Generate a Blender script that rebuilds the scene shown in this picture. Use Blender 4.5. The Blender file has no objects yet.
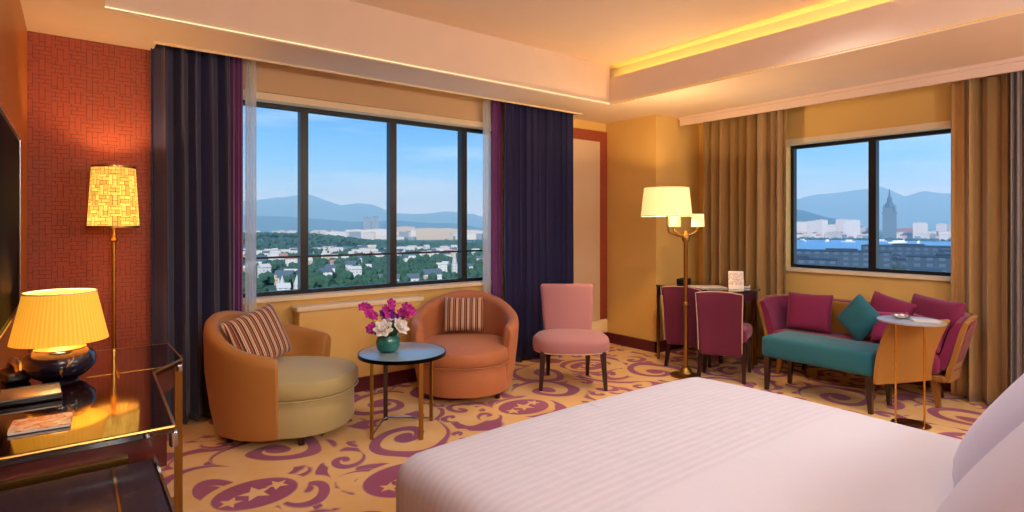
import bpy, bmesh, math, random
from mathutils import Vector, Matrix, noise as mnoise
C = bpy.context.scene.collection
PI = math.pi
SC = bpy.context.scene

# ------------------------------------------------------------------ node helpers
def lin(h):
    h = h.lstrip('#')
    o = []
    for i in (0, 2, 4):
        v = int(h[i:i+2], 16)/255
        o.append(v/12.92 if v <= .04045 else ((v+.055)/1.055)**2.4)
    return (o[0], o[1], o[2], 1)

class S:
    """a node socket with arithmetic"""
    def __init__(s, nt, k): s.nt, s.k = nt, k
    def _m(s, op, b=None, c=None):
        n = s.nt.nodes.new('ShaderNodeMath'); n.operation = op
        for i, v in enumerate((s, b, c)):
            if v is None: continue
            if isinstance(v, S): s.nt.links.new(v.k, n.inputs[i])
            else: n.inputs[i].default_value = v
        return S(s.nt, n.outputs[0])
    def __add__(s, b): return s._m('ADD', b)
    def __sub__(s, b): return s._m('SUBTRACT', b)
    def __mul__(s, b): return s._m('MULTIPLY', b)
    def __truediv__(s, b): return s._m('DIVIDE', b)
    def f(s, op, b=None, c=None): return s._m(op, b, c)

class M:
    def __init__(s, name):
        s.m = bpy.data.materials.new(name); s.m.use_nodes = True
        s.nt = s.m.node_tree; s.nt.nodes.clear()
        s.out = s.n('ShaderNodeOutputMaterial')
    def n(s, t, **kw):
        n = s.nt.nodes.new(t)
        for k, v in kw.items(): setattr(n, k, v)
        return n
    def l(s, a, b):
        s.nt.links.new(a.k if isinstance(a, S) else a, b)
    def coord(s, kind='Object'): return s.n('ShaderNodeTexCoord').outputs[kind]
    def sep(s, v):
        n = s.n('ShaderNodeSeparateXYZ'); s.l(v, n.inputs[0])
        return [S(s.nt, n.outputs[i]) for i in range(3)]
    def comb(s, x, y, z=0):
        n = s.n('ShaderNodeCombineXYZ')
        for i, v in enumerate((x, y, z)):
            if isinstance(v, S): s.l(v, n.inputs[i])
            else: n.inputs[i].default_value = v
        return n.outputs[0]
    def noise(s, v, scale, detail=3, rough=.5, dist=0):
        n = s.n('ShaderNodeTexNoise'); s.l(v, n.inputs['Vector'])
        n.inputs['Scale'].default_value = scale; n.inputs['Detail'].default_value = detail
        n.inputs['Roughness'].default_value = rough; n.inputs['Distortion'].default_value = dist
        return S(s.nt, n.outputs[0])
    def mix(s, fac, a, b):
        n = s.n('ShaderNodeMix', data_type='RGBA')
        s.l(fac, n.inputs[0]) if isinstance(fac, S) else setattr(n.inputs[0], 'default_value', fac)
        for v, i in ((a, 6), (b, 7)):
            if isinstance(v, (tuple, list)): n.inputs[i].default_value = v
            else: s.l(v, n.inputs[i])
        return n.outputs[2]
    def ramp(s, fac, stops, interp='LINEAR'):
        n = s.n('ShaderNodeValToRGB'); s.l(fac, n.inputs[0]); cr = n.color_ramp; cr.interpolation = interp
        while len(cr.elements) < len(stops): cr.elements.new(.5)
        for e, (p, c) in zip(cr.elements, stops): e.position = p; e.color = c
        return n.outputs[0]
    def bsdf(s, col=None, rough=.6, metal=0, sheen=0, coat=0, bump=None, bs=.3, bd=.01, em=None, es=0, spec=None, trans=0, ior=1.45, sub=0):
        b = s.n('ShaderNodeBsdfPrincipled')
        def put(k, v):
            if v is None: return
            if isinstance(v, S) or hasattr(v, 'is_linked'): s.l(v, b.inputs[k])
            else: b.inputs[k].default_value = v
        put('Base Color', col); put('Roughness', rough); put('Metallic', metal)
        put('Sheen Weight', sheen); put('Coat Weight', coat); put('Transmission Weight', trans); put('IOR', ior)
        if coat: b.inputs['Coat Roughness'].default_value = .06
        if spec is not None: put('Specular IOR Level', spec)
        if em is not None: put('Emission Color', em); put('Emission Strength', es)
        if bump is not None:
            n = s.n('ShaderNodeBump'); n.inputs['Strength'].default_value = bs; n.inputs['Distance'].default_value = bd
            s.l(bump, n.inputs['Height']); s.l(n.outputs[0], b.inputs['Normal'])
        s.l(b.outputs[0], s.out.inputs[0]); s.b = b
        return s.m

def fabric(name, hexcol, rough=.85, var=.12, scale=60, sheen=.3, bs=.25):
    t = M(name); v = t.coord(); n1 = t.noise(v, scale*4, 2); n2 = t.noise(v, 5, 3)
    c = lin(hexcol); d = tuple(x*(1-var) for x in c[:3])+(1,); e = tuple(min(1, x*(1+var)) for x in c[:3])+(1,)
    col = t.mix((n1+n2)*.5, d, e)
    return t.bsdf(col, rough, sheen=sheen, bump=n1, bs=bs, bd=.002)
def plain(name, hexcol, rough=.5, metal=0, coat=0, spec=None):
    t = M(name); v = t.coord(); n = t.noise(v, 6, 3)
    c = lin(hexcol); d = tuple(x*.93 for x in c[:3])+(1,)
    return t.bsdf(t.mix(n, d, c), rough, metal, coat=coat, spec=spec)
def wood(name, h1, h2, rough=.3, coat=.3, scale=3, axis=0):
    t = M(name); v = t.coord(); x, y, z = t.sep(v)
    q = [x, y, z]; q[axis] = q[axis]*.12
    n = t.noise(t.comb(*q), scale*14, 5, .6, 1.2)
    return t.bsdf(t.ramp(n, [(.3, lin(h1)), (.7, lin(h2))]), rough, coat=coat)
def emis(name, hexcol, strength):
    t = M(name); e = t.n('ShaderNodeEmission'); e.inputs[0].default_value = lin(hexcol); e.inputs[1].default_value = strength
    t.l(e.outputs[0], t.out.inputs[0]); return t.m

# ------------------------------------------------------------------ mesh helpers
def B(): return bmesh.new()
def xf(bm, verts, mat):
    if mat is not None: bmesh.ops.transform(bm, matrix=mat, verts=verts)
def box(bm, x0, y0, z0, x1, y1, z1, mat=None):
    vs = [bm.verts.new((x, y, z)) for x in (x0, x1) for y in (y0, y1) for z in (z0, z1)]
    for f in ((0,1,3,2),(4,6,7,5),(0,4,5,1),(2,3,7,6),(0,2,6,4),(1,5,7,3)): bm.faces.new([vs[i] for i in f])
    xf(bm, vs, mat); return vs
def rbox(bm, c, s, r=.02, n=(6,6,6), fn=None, mat=None):
    """rounded box: grid cube pushed out from its inner core"""
    h = [v/2 for v in s]; r = min(r, *h); vs = {}
    def coords(k, nk):
        a = h[k]; inner = a-r
        L = [-a, -a+r*.13, -a+r*.5]
        L += [-inner+2*inner*i/nk for i in range(nk+1)] if inner > 1e-5 else [0]
        return L+[a-r*.5, a-r*.13, a]
    G = [coords(k, n[k]) for k in range(3)]
    def get(i, j, k):
        key = (i, j, k)
        if key not in vs:
            p = Vector((G[0][i], G[1][j], G[2][k]))
            q = Vector([max(-(h[a]-r), min(h[a]-r, p[a])) for a in range(3)])
            d = p-q
            if d.length > 1e-9: d.normalize()
            p = q+d*r
            if fn: p = fn(p)
            vs[key] = bm.verts.new(p+Vector(c))
        return vs[key]
    N = [len(g)-1 for g in G]
    for a in range(3):
        u, w = [(1,2),(0,2),(0,1)][a]
        for end in (0, N[a]):
            for i in range(N[u]):
                for j in range(N[w]):
                    q = []
                    for di, dj in ((0,0),(1,0),(1,1),(0,1)):
                        k = [0,0,0]; k[a] = end; k[u] = i+di; k[w] = j+dj
                        q.append(get(*k))
                    try: bm.faces.new(q)
                    except ValueError: pass
    bmesh.ops.recalc_face_normals(bm, faces=bm.faces)
    xf(bm, list(vs.values()), mat); return list(vs.values())
def lathe(bm, prof, seg=32, c=(0,0,0), mat=None, cap=True):
    rings = []; allv = []
    for r, z in prof:
        if r < 1e-6: v = bm.verts.new((c[0], c[1], c[2]+z)); rings.append([v]); allv.append(v)
        else:
            R = [bm.verts.new((c[0]+r*math.cos(2*PI*i/seg), c[1]+r*math.sin(2*PI*i/seg), c[2]+z)) for i in range(seg)]
            rings.append(R); allv += R
    for a, b in zip(rings, rings[1:]):
        for i in range(seg):
            j = (i+1) % seg
            if len(a) == 1 and len(b) == 1: continue
            if len(a) == 1: bm.faces.new((a[0], b[j], b[i]))
            elif len(b) == 1: bm.faces.new((a[i], a[j], b[0]))
            else: bm.faces.new((a[i], a[j], b[j], b[i]))
    if cap:
        for R, fl in ((rings[0], 1), (rings[-1], 0)):
            if len(R) > 1: bm.faces.new(R[::-1] if fl else R)
    xf(bm, allv, mat); return allv
def tube(bm, pts, r, seg=10, cap=True, sq=False):
    pts = [Vector(p) for p in pts]; rs = r if isinstance(r, (list, tuple)) else [r]*len(pts)
    if sq: seg = 4
    prev = None; rings = []
    for i, p in enumerate(pts):
        d = (pts[min(i+1, len(pts)-1)]-pts[max(i-1, 0)]).normalized()
        if prev is None:
            up = Vector((0,0,1)) if abs(d.z) < .9 else Vector((1,0,0))
            a = d.cross(up).normalized()
        else: a = (prev-d*prev.dot(d)).normalized()
        b = d.cross(a); prev = a; o = PI/4 if sq else 0
        rings.append([bm.verts.new(p+(a*math.cos(2*PI*k/seg+o)+b*math.sin(2*PI*k/seg+o))*rs[i]) for k in range(seg)])
    for A, D in zip(rings, rings[1:]):
        for k in range(seg): bm.faces.new((A[k], A[(k+1) % seg], D[(k+1) % seg], D[k]))
    if cap: bm.faces.new(rings[0][::-1]); bm.faces.new(rings[-1])
def taper(bm, x, y, z0, z1, a0, a1, dx=0, dy=0):
    """square leg, half-size a0 at the foot and a1 at the top, foot moved by dx, dy"""
    lo = [bm.verts.new((x+dx+sx*a0, y+dy+sy*a0, z0)) for sx, sy in ((-1,-1),(1,-1),(1,1),(-1,1))]
    hi = [bm.verts.new((x+sx*a1, y+sy*a1, z1)) for sx, sy in ((-1,-1),(1,-1),(1,1),(-1,1))]
    bm.faces.new(lo[::-1]); bm.faces.new(hi)
    for i in range(4): bm.faces.new((lo[i], lo[(i+1) % 4], hi[(i+1) % 4], hi[i]))
def loft(bm, sections, closed=True, caps=True):
    R = [[bm.verts.new(p) for p in s] for s in sections]
    n = len(R[0])
    for a, b in zip(R, R[1:]):
        for i in range(n if closed else n-1): bm.faces.new((a[i], a[(i+1) % n], b[(i+1) % n], b[i]))
    if caps: bm.faces.new(R[0][::-1]); bm.faces.new(R[-1])
    bmesh.ops.recalc_face_normals(bm, faces=bm.faces)
def prism(bm, poly, z0, z1):
    lo = [bm.verts.new((x, y, z0)) for x, y in poly]; hi = [bm.verts.new((x, y, z1)) for x, y in poly]
    bm.faces.new(lo[::-1]); bm.faces.new(hi); n = len(poly)
    for i in range(n): bm.faces.new((lo[i], lo[(i+1) % n], hi[(i+1) % n], hi[i]))
    bmesh.ops.recalc_face_normals(bm, faces=bm.faces)

def obj(name, bm, m, parent=None, smooth=True, ang=40, loc=None, rot=None, mods=()):
    me = bpy.data.meshes.new(name); bmesh.ops.recalc_face_normals(bm, faces=bm.faces); bm.to_mesh(me); bm.free()
    for mm in (m if isinstance(m, (list, tuple)) else [m]): me.materials.append(mm)
    if smooth:
        me.shade_smooth()
        try: me.set_sharp_from_angle(angle=math.radians(ang))
        except Exception: pass
    o = bpy.data.objects.new(name, me); C.objects.link(o)
    if parent is not None: o.parent = parent
    if loc is not None: o.location = loc
    if rot is not None: o.rotation_euler = rot
    for kind, kw in mods:
        md = o.modifiers.new(kind.lower(), kind)
        for k, v in kw.items(): setattr(md, k, v)
    return o
def tag(o, label, cat, group=None, kind=None):
    o['label'] = label; o['category'] = cat
    if group: o['group'] = group
    if kind: o['kind'] = kind
    return o
def thing(name, label, cat, loc=(0,0,0), rz=0, group=None, rot=None):
    o = bpy.data.objects.new(name, None); C.objects.link(o); o.location = loc; o.empty_display_size = .1
    o.rotation_euler = rot if rot else (0,0,rz)
    return tag(o, label, cat, group)
def struct(name, bm, m, parent=None, label=None, **kw):
    o = obj(name, bm, m, parent, **kw)
    if parent is None: o['kind'] = 'structure'; o['label'] = label or name.replace('_', ' '); o['category'] = name.split('_')[0]
    return o
def dup(root, loc, rz=0, label=None, group=None):
    r = root.copy(); C.objects.link(r); r.location = loc; r.rotation_euler = (0,0,rz)
    if label: r['label'] = label
    if group: r['group'] = group
    for ch in list(root.children):
        c = ch.copy(); C.objects.link(c); c.parent = r
        for g in list(ch.children):
            d = g.copy(); C.objects.link(d); d.parent = c
    return r

# ------------------------------------------------------------------ materials
def wallpaper_mat():
    t = M('red_woven_wallpaper'); x, y, z = t.sep(t.coord())
    u = x+y
    def brick(a, b, sc, w, h):
        n = t.n('ShaderNodeTexBrick'); t.l(t.comb(a, b), n.inputs['Vector'])
        n.inputs['Scale'].default_value = sc; n.inputs['Brick Width'].default_value = w; n.inputs['Row Height'].default_value = h
        n.inputs['Mortar Size'].default_value = .0018; n.inputs['Mortar Smooth'].default_value = .25
        n.inputs['Color1'].default_value = (0,0,0,1); n.inputs['Color2'].default_value = (.55,.55,.55,1); n.inputs['Mortar'].default_value = (1,1,1,1)
        n.offset = .37
        return S(t.nt, n.outputs['Fac']), n.outputs['Color']
    f1, c1 = brick(u, z, 1, .075, .024); f2, c2 = brick(z, u, 1, .085, .028)
    ck = t.n('ShaderNodeTexChecker'); t.l(t.comb(u, z), ck.inputs['Vector']); ck.inputs['Scale'].default_value = 12.3
    k = S(t.nt, ck.outputs['Fac'])
    line = f1*k+f2*(k*-1+1)
    n = t.noise(t.coord(), 30, 3)
    base = t.mix(n, lin('#944428'), lin('#a85236'))
    return t.bsdf(t.mix(line.f('MULTIPLY', .7), base, lin('#4e140e')), .55, bump=line*-1, bs=.4, bd=.003)

def carpet_mat():
    t = M('swirl_pattern_carpet'); P = t.coord(); x, y, z = t.sep(P)
    wn = t.n('ShaderNodeTexNoise'); t.l(P, wn.inputs['Vector']); wn.inputs['Scale'].default_value = 1.6; wn.inputs['Detail'].default_value = 1
    wr, wg, wb = t.sep(wn.outputs['Color'])
    px = x+(wr-.5)*.30; py = y+(wg-.5)*.30
    pv = t.comb(px, py)
    def cell(sc, seedshift, arms, freq, rmax, lw):
        n = t.n('ShaderNodeTexVoronoi', voronoi_dimensions='2D'); n.inputs['Scale'].default_value = sc; n.inputs['Randomness'].default_value = .75
        v = t.comb(px+seedshift, py+seedshift*.7); t.l(v, n.inputs['Vector'])
        a, b, c = t.sep(n.outputs['Position'])
        dx = px+seedshift-a; dy = py+seedshift*.7-b
        r = (dx*dx+dy*dy).f('SQRT'); th = dy.f('ARCTAN2', dx)/(2*PI)
        cr, cg, cb = t.sep(n.outputs['Color'])
        hand = cr.f('GREATER_THAN', .5)*2-1
        ph = (th*hand*arms+(r+.02).f('POWER', .6)*freq+cg).f('FRACT')
        tri = (ph-.5).f('ABSOLUTE')
        w = lw*1.0
        line = (tri*-1+w).f('MULTIPLY', 30).f('ADD', .5)
        line = line.f('MINIMUM', 1).f('MAXIMUM', 0)
        inside = ((r*-1+rmax)*60).f('MINIMUM', 1).f('MAXIMUM', 0)
        blob = ((r*-1+rmax*.24)*80).f('MINIMUM', 1).f('MAXIMUM', 0)
        return (line*inside).f('MAXIMUM', blob), inside
    s1, i1 = cell(1.35, 0.0, 1, 4.2, .30, .17)
    s2, i2 = cell(2.3, 3.7, 1, 4.0, .15, .18)
    s3, i3 = cell(3.6, 8.1, 1, 3.6, .095, .16)
    fl = t.noise(pv, 1.1, 1, .4)
    fl2 = t.noise(pv, 5, 2)
    ph = ((fl*9).f('FRACT')-.5).f('ABSOLUTE')
    flow = ((ph*-1+(fl2*.24+.04))*28+.5).f('MINIMUM', 1).f('MAXIMUM', 0)
    out1 = i1*-1+1; out2 = i2*-1+1
    out3 = i3*-1+1; pat = s1.f('MAXIMUM', s2*out1).f('MAXIMUM', s3*out1*out2).f('MAXIMUM', flow*out1*out2*out3)
    # round medallions with stars
    R = .055; rN = .024; A = 1/R; Bc = (1/rN-math.cos(math.radians(36))/R)/math.sin(math.radians(36))
    def star(cx, cy, rot, R_):
        k = R_/R
        dx = x-cx; dy = y-cy; r = (dx*dx+dy*dy).f('SQRT')
        a = (((dy.f('ARCTAN2', dx)+(rot+20*PI)).f('MODULO', 2*PI/5))-PI/5).f('ABSOLUTE')
        e = r*(a.f('COSINE')*(A/k)+a.f('SINE')*(Bc/k))
        return (e*-1+1).f('MULTIPLY', 12).f('MINIMUM', 1).f('MAXIMUM', 0)
    for (cx, cy, rad) in ((.70, 2.93, .20), (1.36, 2.62, .24), (2.55, 3.15, .2), (3.3, 2.7, .22), (4.2, 1.0, .22), (3.75, 3.7, .18)):
        dx = x-cx; dy = (y-cy)*1.25; r = (dx*dx+dy*dy).f('SQRT')
        d = ((r*-1+rad)*90).f('MINIMUM', 1).f('MAXIMUM', 0)
        halo = ((r*-1+rad+.05)*90).f('MINIMUM', 1).f('MAXIMUM', 0)
        pat = pat*(halo*-1+1)
        st = star(cx, cy, .3, .085).f('MAXIMUM', star(cx-.12, cy-.03, .9, .06)).f('MAXIMUM', star(cx+.11, cy+.03, .1, .06))
        pat = pat.f('MAXIMUM', d*(st*-1+1))
    fine = t.noise(P, 220, 2); mot = t.noise(P, 3.5, 3)
    gold = t.mix(mot, lin('#d69c3c'), lin('#ecd09a'))
    purp = t.mix(t.noise(P, 2.1, 2), lin('#85304e'), lin('#a45c8a'))
    col = t.mix(pat, gold, purp)
    return t.bsdf(col, .95, sheen=.15, bump=fine, bs=.35, bd=.004)

def stripe_mat():
    t = M('striped_cushion_cloth'); x, y, z = t.sep(t.coord())
    ph = (x*22+.5).f('FRACT')
    col = t.ramp(ph, [(0, lin('#5b2b22')), (.18, lin('#e8d2b4')), (.30, lin('#7a3a2e')), (.40, lin('#f0dcc0')), (.52, lin('#a0603f')), (.7, lin('#5d2a22')), (.82, lin('#c79a72')), (.9, lin('#6b3326'))], 'CONSTANT')
    return t.bsdf(col, .8, sheen=.3)

def shade_mat(name, base, glow, strength, pattern=None):
    """lamp-shade cloth: lit from inside by its own lamp, so it gives off light"""
    t = M(name); x, y, z = t.sep(t.coord()); es = strength; bc = lin(base); ec = lin(glow)
    if pattern == 'pleat':
        a = y.f('ARCTAN2', x); w = (a*64).f('SINE')
        es = (w*.09+.91)*strength; ec = t.mix(w*.5+.5, tuple(v*.82 for v in lin(glow)[:3])+(1,), lin(glow))
    if pattern == 'mosaic':
        a = y.f('ARCTAN2', x)*.13
        def brick(p, q, w, h):
            n = t.n('ShaderNodeTexBrick'); t.l(t.comb(p, q), n.inputs['Vector']); n.inputs['Scale'].default_value = 1
            n.inputs['Brick Width'].default_value = w; n.inputs['Row Height'].default_value = h; n.inputs['Mortar Size'].default_value = .0013
            n.inputs['Color1'].default_value = (.2,.2,.2,1); n.inputs['Color2'].default_value = (1,1,1,1)
            n.inputs['Mortar Smooth'].default_value = 0
            return S(t.nt, n.outputs['Fac']), n.outputs['Color']
        f1, c1 = brick(a, z, .05, .021); f2, c2 = brick(z, a, .06, .024)
        ck = t.n('ShaderNodeTexChecker'); t.l(t.comb(a, z), ck.inputs['Vector']); ck.inputs['Scale'].default_value = 17
        k = S(t.nt, ck.outputs['Fac']); line = f1*k+f2*(k*-1+1)
        var = t.mix(k, c2, c1); v, _, _ = t.sep(var)
        es = (v*.75+.4)*strength*(line*-.8+1) if False else (v*.95+.3)*(line*-.7+1)*strength
        bc = t.mix(line, lin(base), lin('#5a3a10'))
    t.bsdf(bc, .8, em=ec, es=es)
    return t.m

def pane_mat():
    t = M('window_pane'); a = t.n('ShaderNodeBsdfTransparent'); a.inputs[0].default_value = (.96, .985, 1, 1)
    t.l(a.outputs[0], t.out.inputs[0]); return t.m
def sheer_mat():
    t = M('sheer_voile'); a = t.n('ShaderNodeBsdfTransparent'); d = t.n('ShaderNodeBsdfDiffuse'); d.inputs[0].default_value = (.92,.95,.97,1)
    tr = t.n('ShaderNodeBsdfTranslucent'); tr.inputs[0].default_value = (.95,.98,1,1)
    m = t.n('ShaderNodeMixShader'); m.inputs[0].default_value = .5; t.l(d.outputs[0], m.inputs[1]); t.l(tr.outputs[0], m.inputs[2])
    m2 = t.n('ShaderNodeMixShader'); m2.inputs[0].default_value = .5; t.l(a.outputs[0], m2.inputs[1]); t.l(m.outputs[0], m2.inputs[2])
    t.l(m2.outputs[0], t.out.inputs[0]); return t.m

m_wallpaper = wallpaper_mat(); m_carpet = carpet_mat(); m_stripe = stripe_mat()
m_ochre = fabric('ochre_wall_vinyl', '#e6c070', .6, .06, 40, 0, .08)
m_beige = plain('beige_paint', '#d9b98c', .7)
m_cream = plain('cream_paint', '#fae8c0', .6)
m_ceil = plain('ceiling_paint', '#ecd8c6', .8)
m_ceil2 = plain('pelmet_paint', '#e6cfc0', .8)
m_orangewall = fabric('amber_wall_panel', '#b8702e', .4, .08, 30, 0, .05)
m_maroon = plain('maroon_baseboard', '#5e1f2c', .4)
m_black = plain('black_aluminium', '#16161a', .35)
m_brass = plain('polished_brass', '#d8a850', .22, 1)
m_brass2 = plain('antique_brass', '#a98345', .3, 1)
m_chrome = plain('polished_steel', '#cfcfcf', .15, 1)
m_navy = fabric('navy_curtain_cloth', '#2e3160', .42, .12, 80, .25)
m_plum = fabric('plum_curtain_lining', '#74367c', .6, .15, 60, .4)
m_goldcur = fabric('bronze_satin_curtain', '#a38250', .42, .2, 40, .3)
m_greycur = fabric('grey_curtain_edge', '#6d6464', .6, .1, 40, .3)
m_orange = fabric('orange_leather', '#b8803f', .5, .06, 20, .1, .1)
m_rust = fabric('rust_leather', '#b8744a', .55, .06, 20, .1, .1)
m_olive = fabric('olive_seat_cloth', '#b8ac76', .7, .06, 60, .3)
m_pink = fabric('dusty_pink_cloth', '#b07c80', .8, .06, 60, .2)
m_mag = fabric('magenta_cloth', '#780f46', .75, .1, 60, .2)
m_magdark = fabric('plum_chair_cloth', '#64163a', .75, .1, 60, .2)
m_wine = fabric('wine_red_cloth', '#7e2230', .7, .1, 60, .15)
m_teal = fabric('teal_cloth', '#186474', .8, .08, 60, .15)
m_goldshell = fabric('gold_shell_leather', '#a2722f', .45, .07, 20, .1, .1)
m_darkwood = wood('dark_walnut', '#1e0d0a', '#3a1a12', .3, .4, 3, 2)
m_redwood = wood('red_mahogany', '#3c1210', '#5a201a', .4, .1, 3, 0)
m_amberwood = wood('amber_wood', '#7a4a1c', '#9c6828', .35, .3, 3, 2)
def rustic():
    t = M('smoked_oak_top'); x, y, z = t.sep(t.coord())
    n = t.noise(t.comb(x*8, y*.8, z), 6, 6, .65, 1.5); n2 = t.noise(t.comb(x*2, y*3, z), 9, 5, .7)
    c = t.ramp(n, [(.3, lin('#1a1624')), (.6, lin('#362a38')), (.8, lin('#6a4838'))])
    c = t.mix((n2-.62).f('MULTIPLY', 6).f('MAXIMUM', 0).f('MINIMUM', .5), c, lin('#8a6a48'))
    return t.bsdf(c, .4, coat=.1, spec=.3)
m_rustic = rustic()
m_desktop = M('smoked_glass_over_mahogany').bsdf(lin('#1c0908'), .06, coat=1, spec=.8)
m_tableglass = M('sky_tinted_glass_top').bsdf(lin('#9abcc8'), .3, metal=.35, coat=.3)  # pale blue base colour stands in for the sky reflected in the glass
m_linen = fabric('white_bed_linen', '#cacde6', .75, .03, 40, .2, .15)
def duvet_mat():
    t = M('white_jacquard_duvet'); x, y, z = t.sep(t.coord()); P = t.coord()
    band = ((y*210).f('SINE')*.5+.5)
    zone = ((y-.55)*30).f('MINIMUM', 1).f('MAXIMUM', 0)
    h = band*zone*.13+t.noise(P, 2.6, 3)*2.2+t.noise(P, 9, 3)*.5
    c = t.mix(band*zone*.5, lin('#cacad8'), lin('#bcbaca'))
    return t.bsdf(c, .7, sheen=.2, bump=h, bs=.5, bd=.01)
m_duvet = duvet_mat()
m_navyglaze = None
def glaze():
    t = M('navy_gold_glaze'); n = t.noise(t.coord(), 14, 3, .6, 1)
    c = t.ramp(n, [(.55, lin('#0c0c24')), (.63, lin('#0c0c24')), (.66, lin('#a8842c')), (.7, lin('#12122e'))])
    return t.bsdf(c, .22, coat=.35)
m_navyglaze = glaze()
m_teaglass = M('teal_glass').bsdf(lin('#2ab0a4'), .05, trans=.6, coat=1)
m_leaf = plain('leaf_green', '#2f6a35', .6)
m_petalw = plain('white_petal', '#f4f0ea', .6)
m_petalm = plain('magenta_petal', '#c22a9a', .6)
m_petalv = plain('violet_petal', '#8a2aa6', .6)
m_screen = M('tv_screen').bsdf(lin('#040405'), .6, spec=.05)
m_silver = plain('brushed_silver', '#c9c9cc', .25, 1)
m_black2 = plain('black_plastic', '#101012', .35)
m_paper = plain('white_paper', '#efe9dc', .7)
m_pane = pane_mat(); m_sheer = sheer_mat()
m_welt = plain('pale_piping', '#d9b9a8', .7)

# ------------------------------------------------------------------ room shell
XW, YW = 5.44, 4.35           # window walls
XL, YB = -.21, -1.4           # wall behind the desk, wall behind the camera
ZS, ZP = 2.43, 2.60           # soffit, top of curtain pocket
b = B(); box(b, XL-.1, YB-.1, -.08, XW+.25, YW+.25, 0); struct('floor', b, m_carpet, smooth=False, label='carpeted floor with purple swirls on gold')

W1 = (.86, 3.24, .77, 2.21)   # left window x0,x1,z0,z1
b = B()
box(b, XL-.1, YW, 0, W1[0], YW+.2, 2.9); box(b, W1[1], YW, 0, XW+.2, YW+.2, 2.9)
box(b, W1[0], YW, 0, W1[1], YW+.2, W1[2]-.03); box(b, W1[0], YW, W1[3]+.06, W1[1], YW+.2, 2.9)
struct('wall_left', b, m_ochre, smooth=False, label='ochre wall with the wide four-pane window')
W2 = (1.215, 2.70, .89, 2.07)  # right window y0,y1,z0,z1
b = B()
box(b, XW, YB-.1, 0, XW+.2, W2[0], 2.9); box(b, XW, W2[1], 0, XW+.2, YW+.2, 2.9)
box(b, XW, W2[0], 0, XW+.2, W2[1], W2[2]-.03); box(b, XW, W2[0], W2[3]+.05, XW+.2, W2[1], 2.9)
struct('wall_right', b, m_ochre, smooth=False, label='ochre wall with the two-pane window')
b = B(); box(b, XL-.1, YB-.1, 0, XL, YW, 2.9); struct('wall_desk', b, m_orangewall, smooth=False, label='amber wall panel beside the television')
b = B(); box(b, XL, YB-.1, 0, XW, YB, 2.9); struct('wall_back', b, m_beige, smooth=False)
b = B(); box(b, 4.70, 3.66, 0, XW, YW, ZS); struct('wall_column', b, m_ochre, smooth=False, label='ochre column projecting from the corner')

# wallpaper panels and cream inset panel
b = B(); box(b, XL, YW-.02, 0, .86, YW, ZS); struct('trim_1', b, m_wallpaper, smooth=False, label='red woven wallpaper beside the blue curtain')
b = B(); box(b, 3.3, YW-.02, .26, 4.70, YW, 2.33); struct('trim_2', b, m_wallpaper, smooth=False, label='red wallpaper panel beside the column')
b = B(); rbox(b, (4.2, YW-.03, 1.235), (.72, .03, 1.95), .006, (2,1,2)); struct('trim_3', b, plain('cream_inset', '#dcc4a4', .6), label='cream inset panel on the red wallpaper')
b = B(); box(b, 3.3, YW-.022, .1, 4.70, YW, .255); struct('trim_4', b, m_cream, smooth=False, label='cream band under the red panel')
b = B(); box(b, .87, YW-.004, W1[3]+.055, 3.23, YW, ZP); struct('trim_5', b, m_beige, smooth=False, label='beige blind box above the wide window')

# baseboards
b = B(); box(b, .86, YW-.025, 0, 4.70, YW, .11); box(b, .86, YW-.03, .095, 4.70, YW, .11); struct('baseboard_left', b, m_maroon, smooth=False)
b = B(); box(b, 4.675, 3.635, 0, 4.70, YW, .11); box(b, 4.675, 3.635, 0, XW, 3.66, .11); struct('baseboard_column', b, m_maroon, smooth=False)
b = B(); box(b, XW-.025, YB, 0, XW, 3.605, .11); struct('baseboard_right', b, m_maroon, smooth=False)

# windows
def window(name, along, a0, a1, z0, z1, wallp, mulls, rail=None, label=''):
    """along 0: runs in x on wall y=wallp; 1: runs in y on wall x=wallp"""
    def bx(bm, u0, d0, z0_, u1, d1, z1_):
        if along == 0: box(bm, u0, wallp+d0, z0_, u1, wallp+d1, z1_)
        else: box(bm, wallp+d0, u0, z0_, wallp+d1, u1, z1_)
    b = B(); f = .03
    for q in ((a0, z0, a1, z0+f), (a0, z1-f, a1, z1), (a0, z0+f, a0+f, z1-f), (a1-f, z0+f, a1, z1-f)): bx(b, q[0], .10, q[1], q[2], .16, q[3])
    for mm in mulls: bx(b, mm-.03, .095, z0+f, mm+.03, .165, z1-f)
    fr = struct(name, b, m_black, smooth=False, label=label)
    edges = [a0+f]+[e for mm in mulls for e in (mm-.03, mm+.03)]+[a1-f]
    for i in range(0, len(edges), 2):
        b = B(); bx(b, edges[i], .128, z0+f, edges[i+1], .134, z1-f); obj('window_pane', b, m_pane, fr, smooth=False)
    if rail:
        for i in range(0, len(edges), 2):
            b = B(); bx(b, edges[i], .112, rail-.008, edges[i+1], .124, rail+.008); obj('guard_rail', b, m_black, fr, smooth=False)
    b = B(); bx(b, a0-.0, -.03, z0-.03, a1, .10, z0); obj('window_sill', b, m_cream, fr, smooth=False)
    b = B(); bx(b, a0, -.012, z1, a1, .10, z1+.05); obj('head_trim', b, m_cream, fr, smooth=False)
window('window_1', 0, W1[0], W1[1], W1[2], W1[3], YW, (1.415, 2.165, 2.885), 1.055, 'wide black-framed window with four panes over the wooded city')
window('window_2', 1, W2[0], W2[1], W2[2], W2[3], XW, (1.985,), None, 'black-framed two-pane window looking to the harbour and tower')

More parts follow.
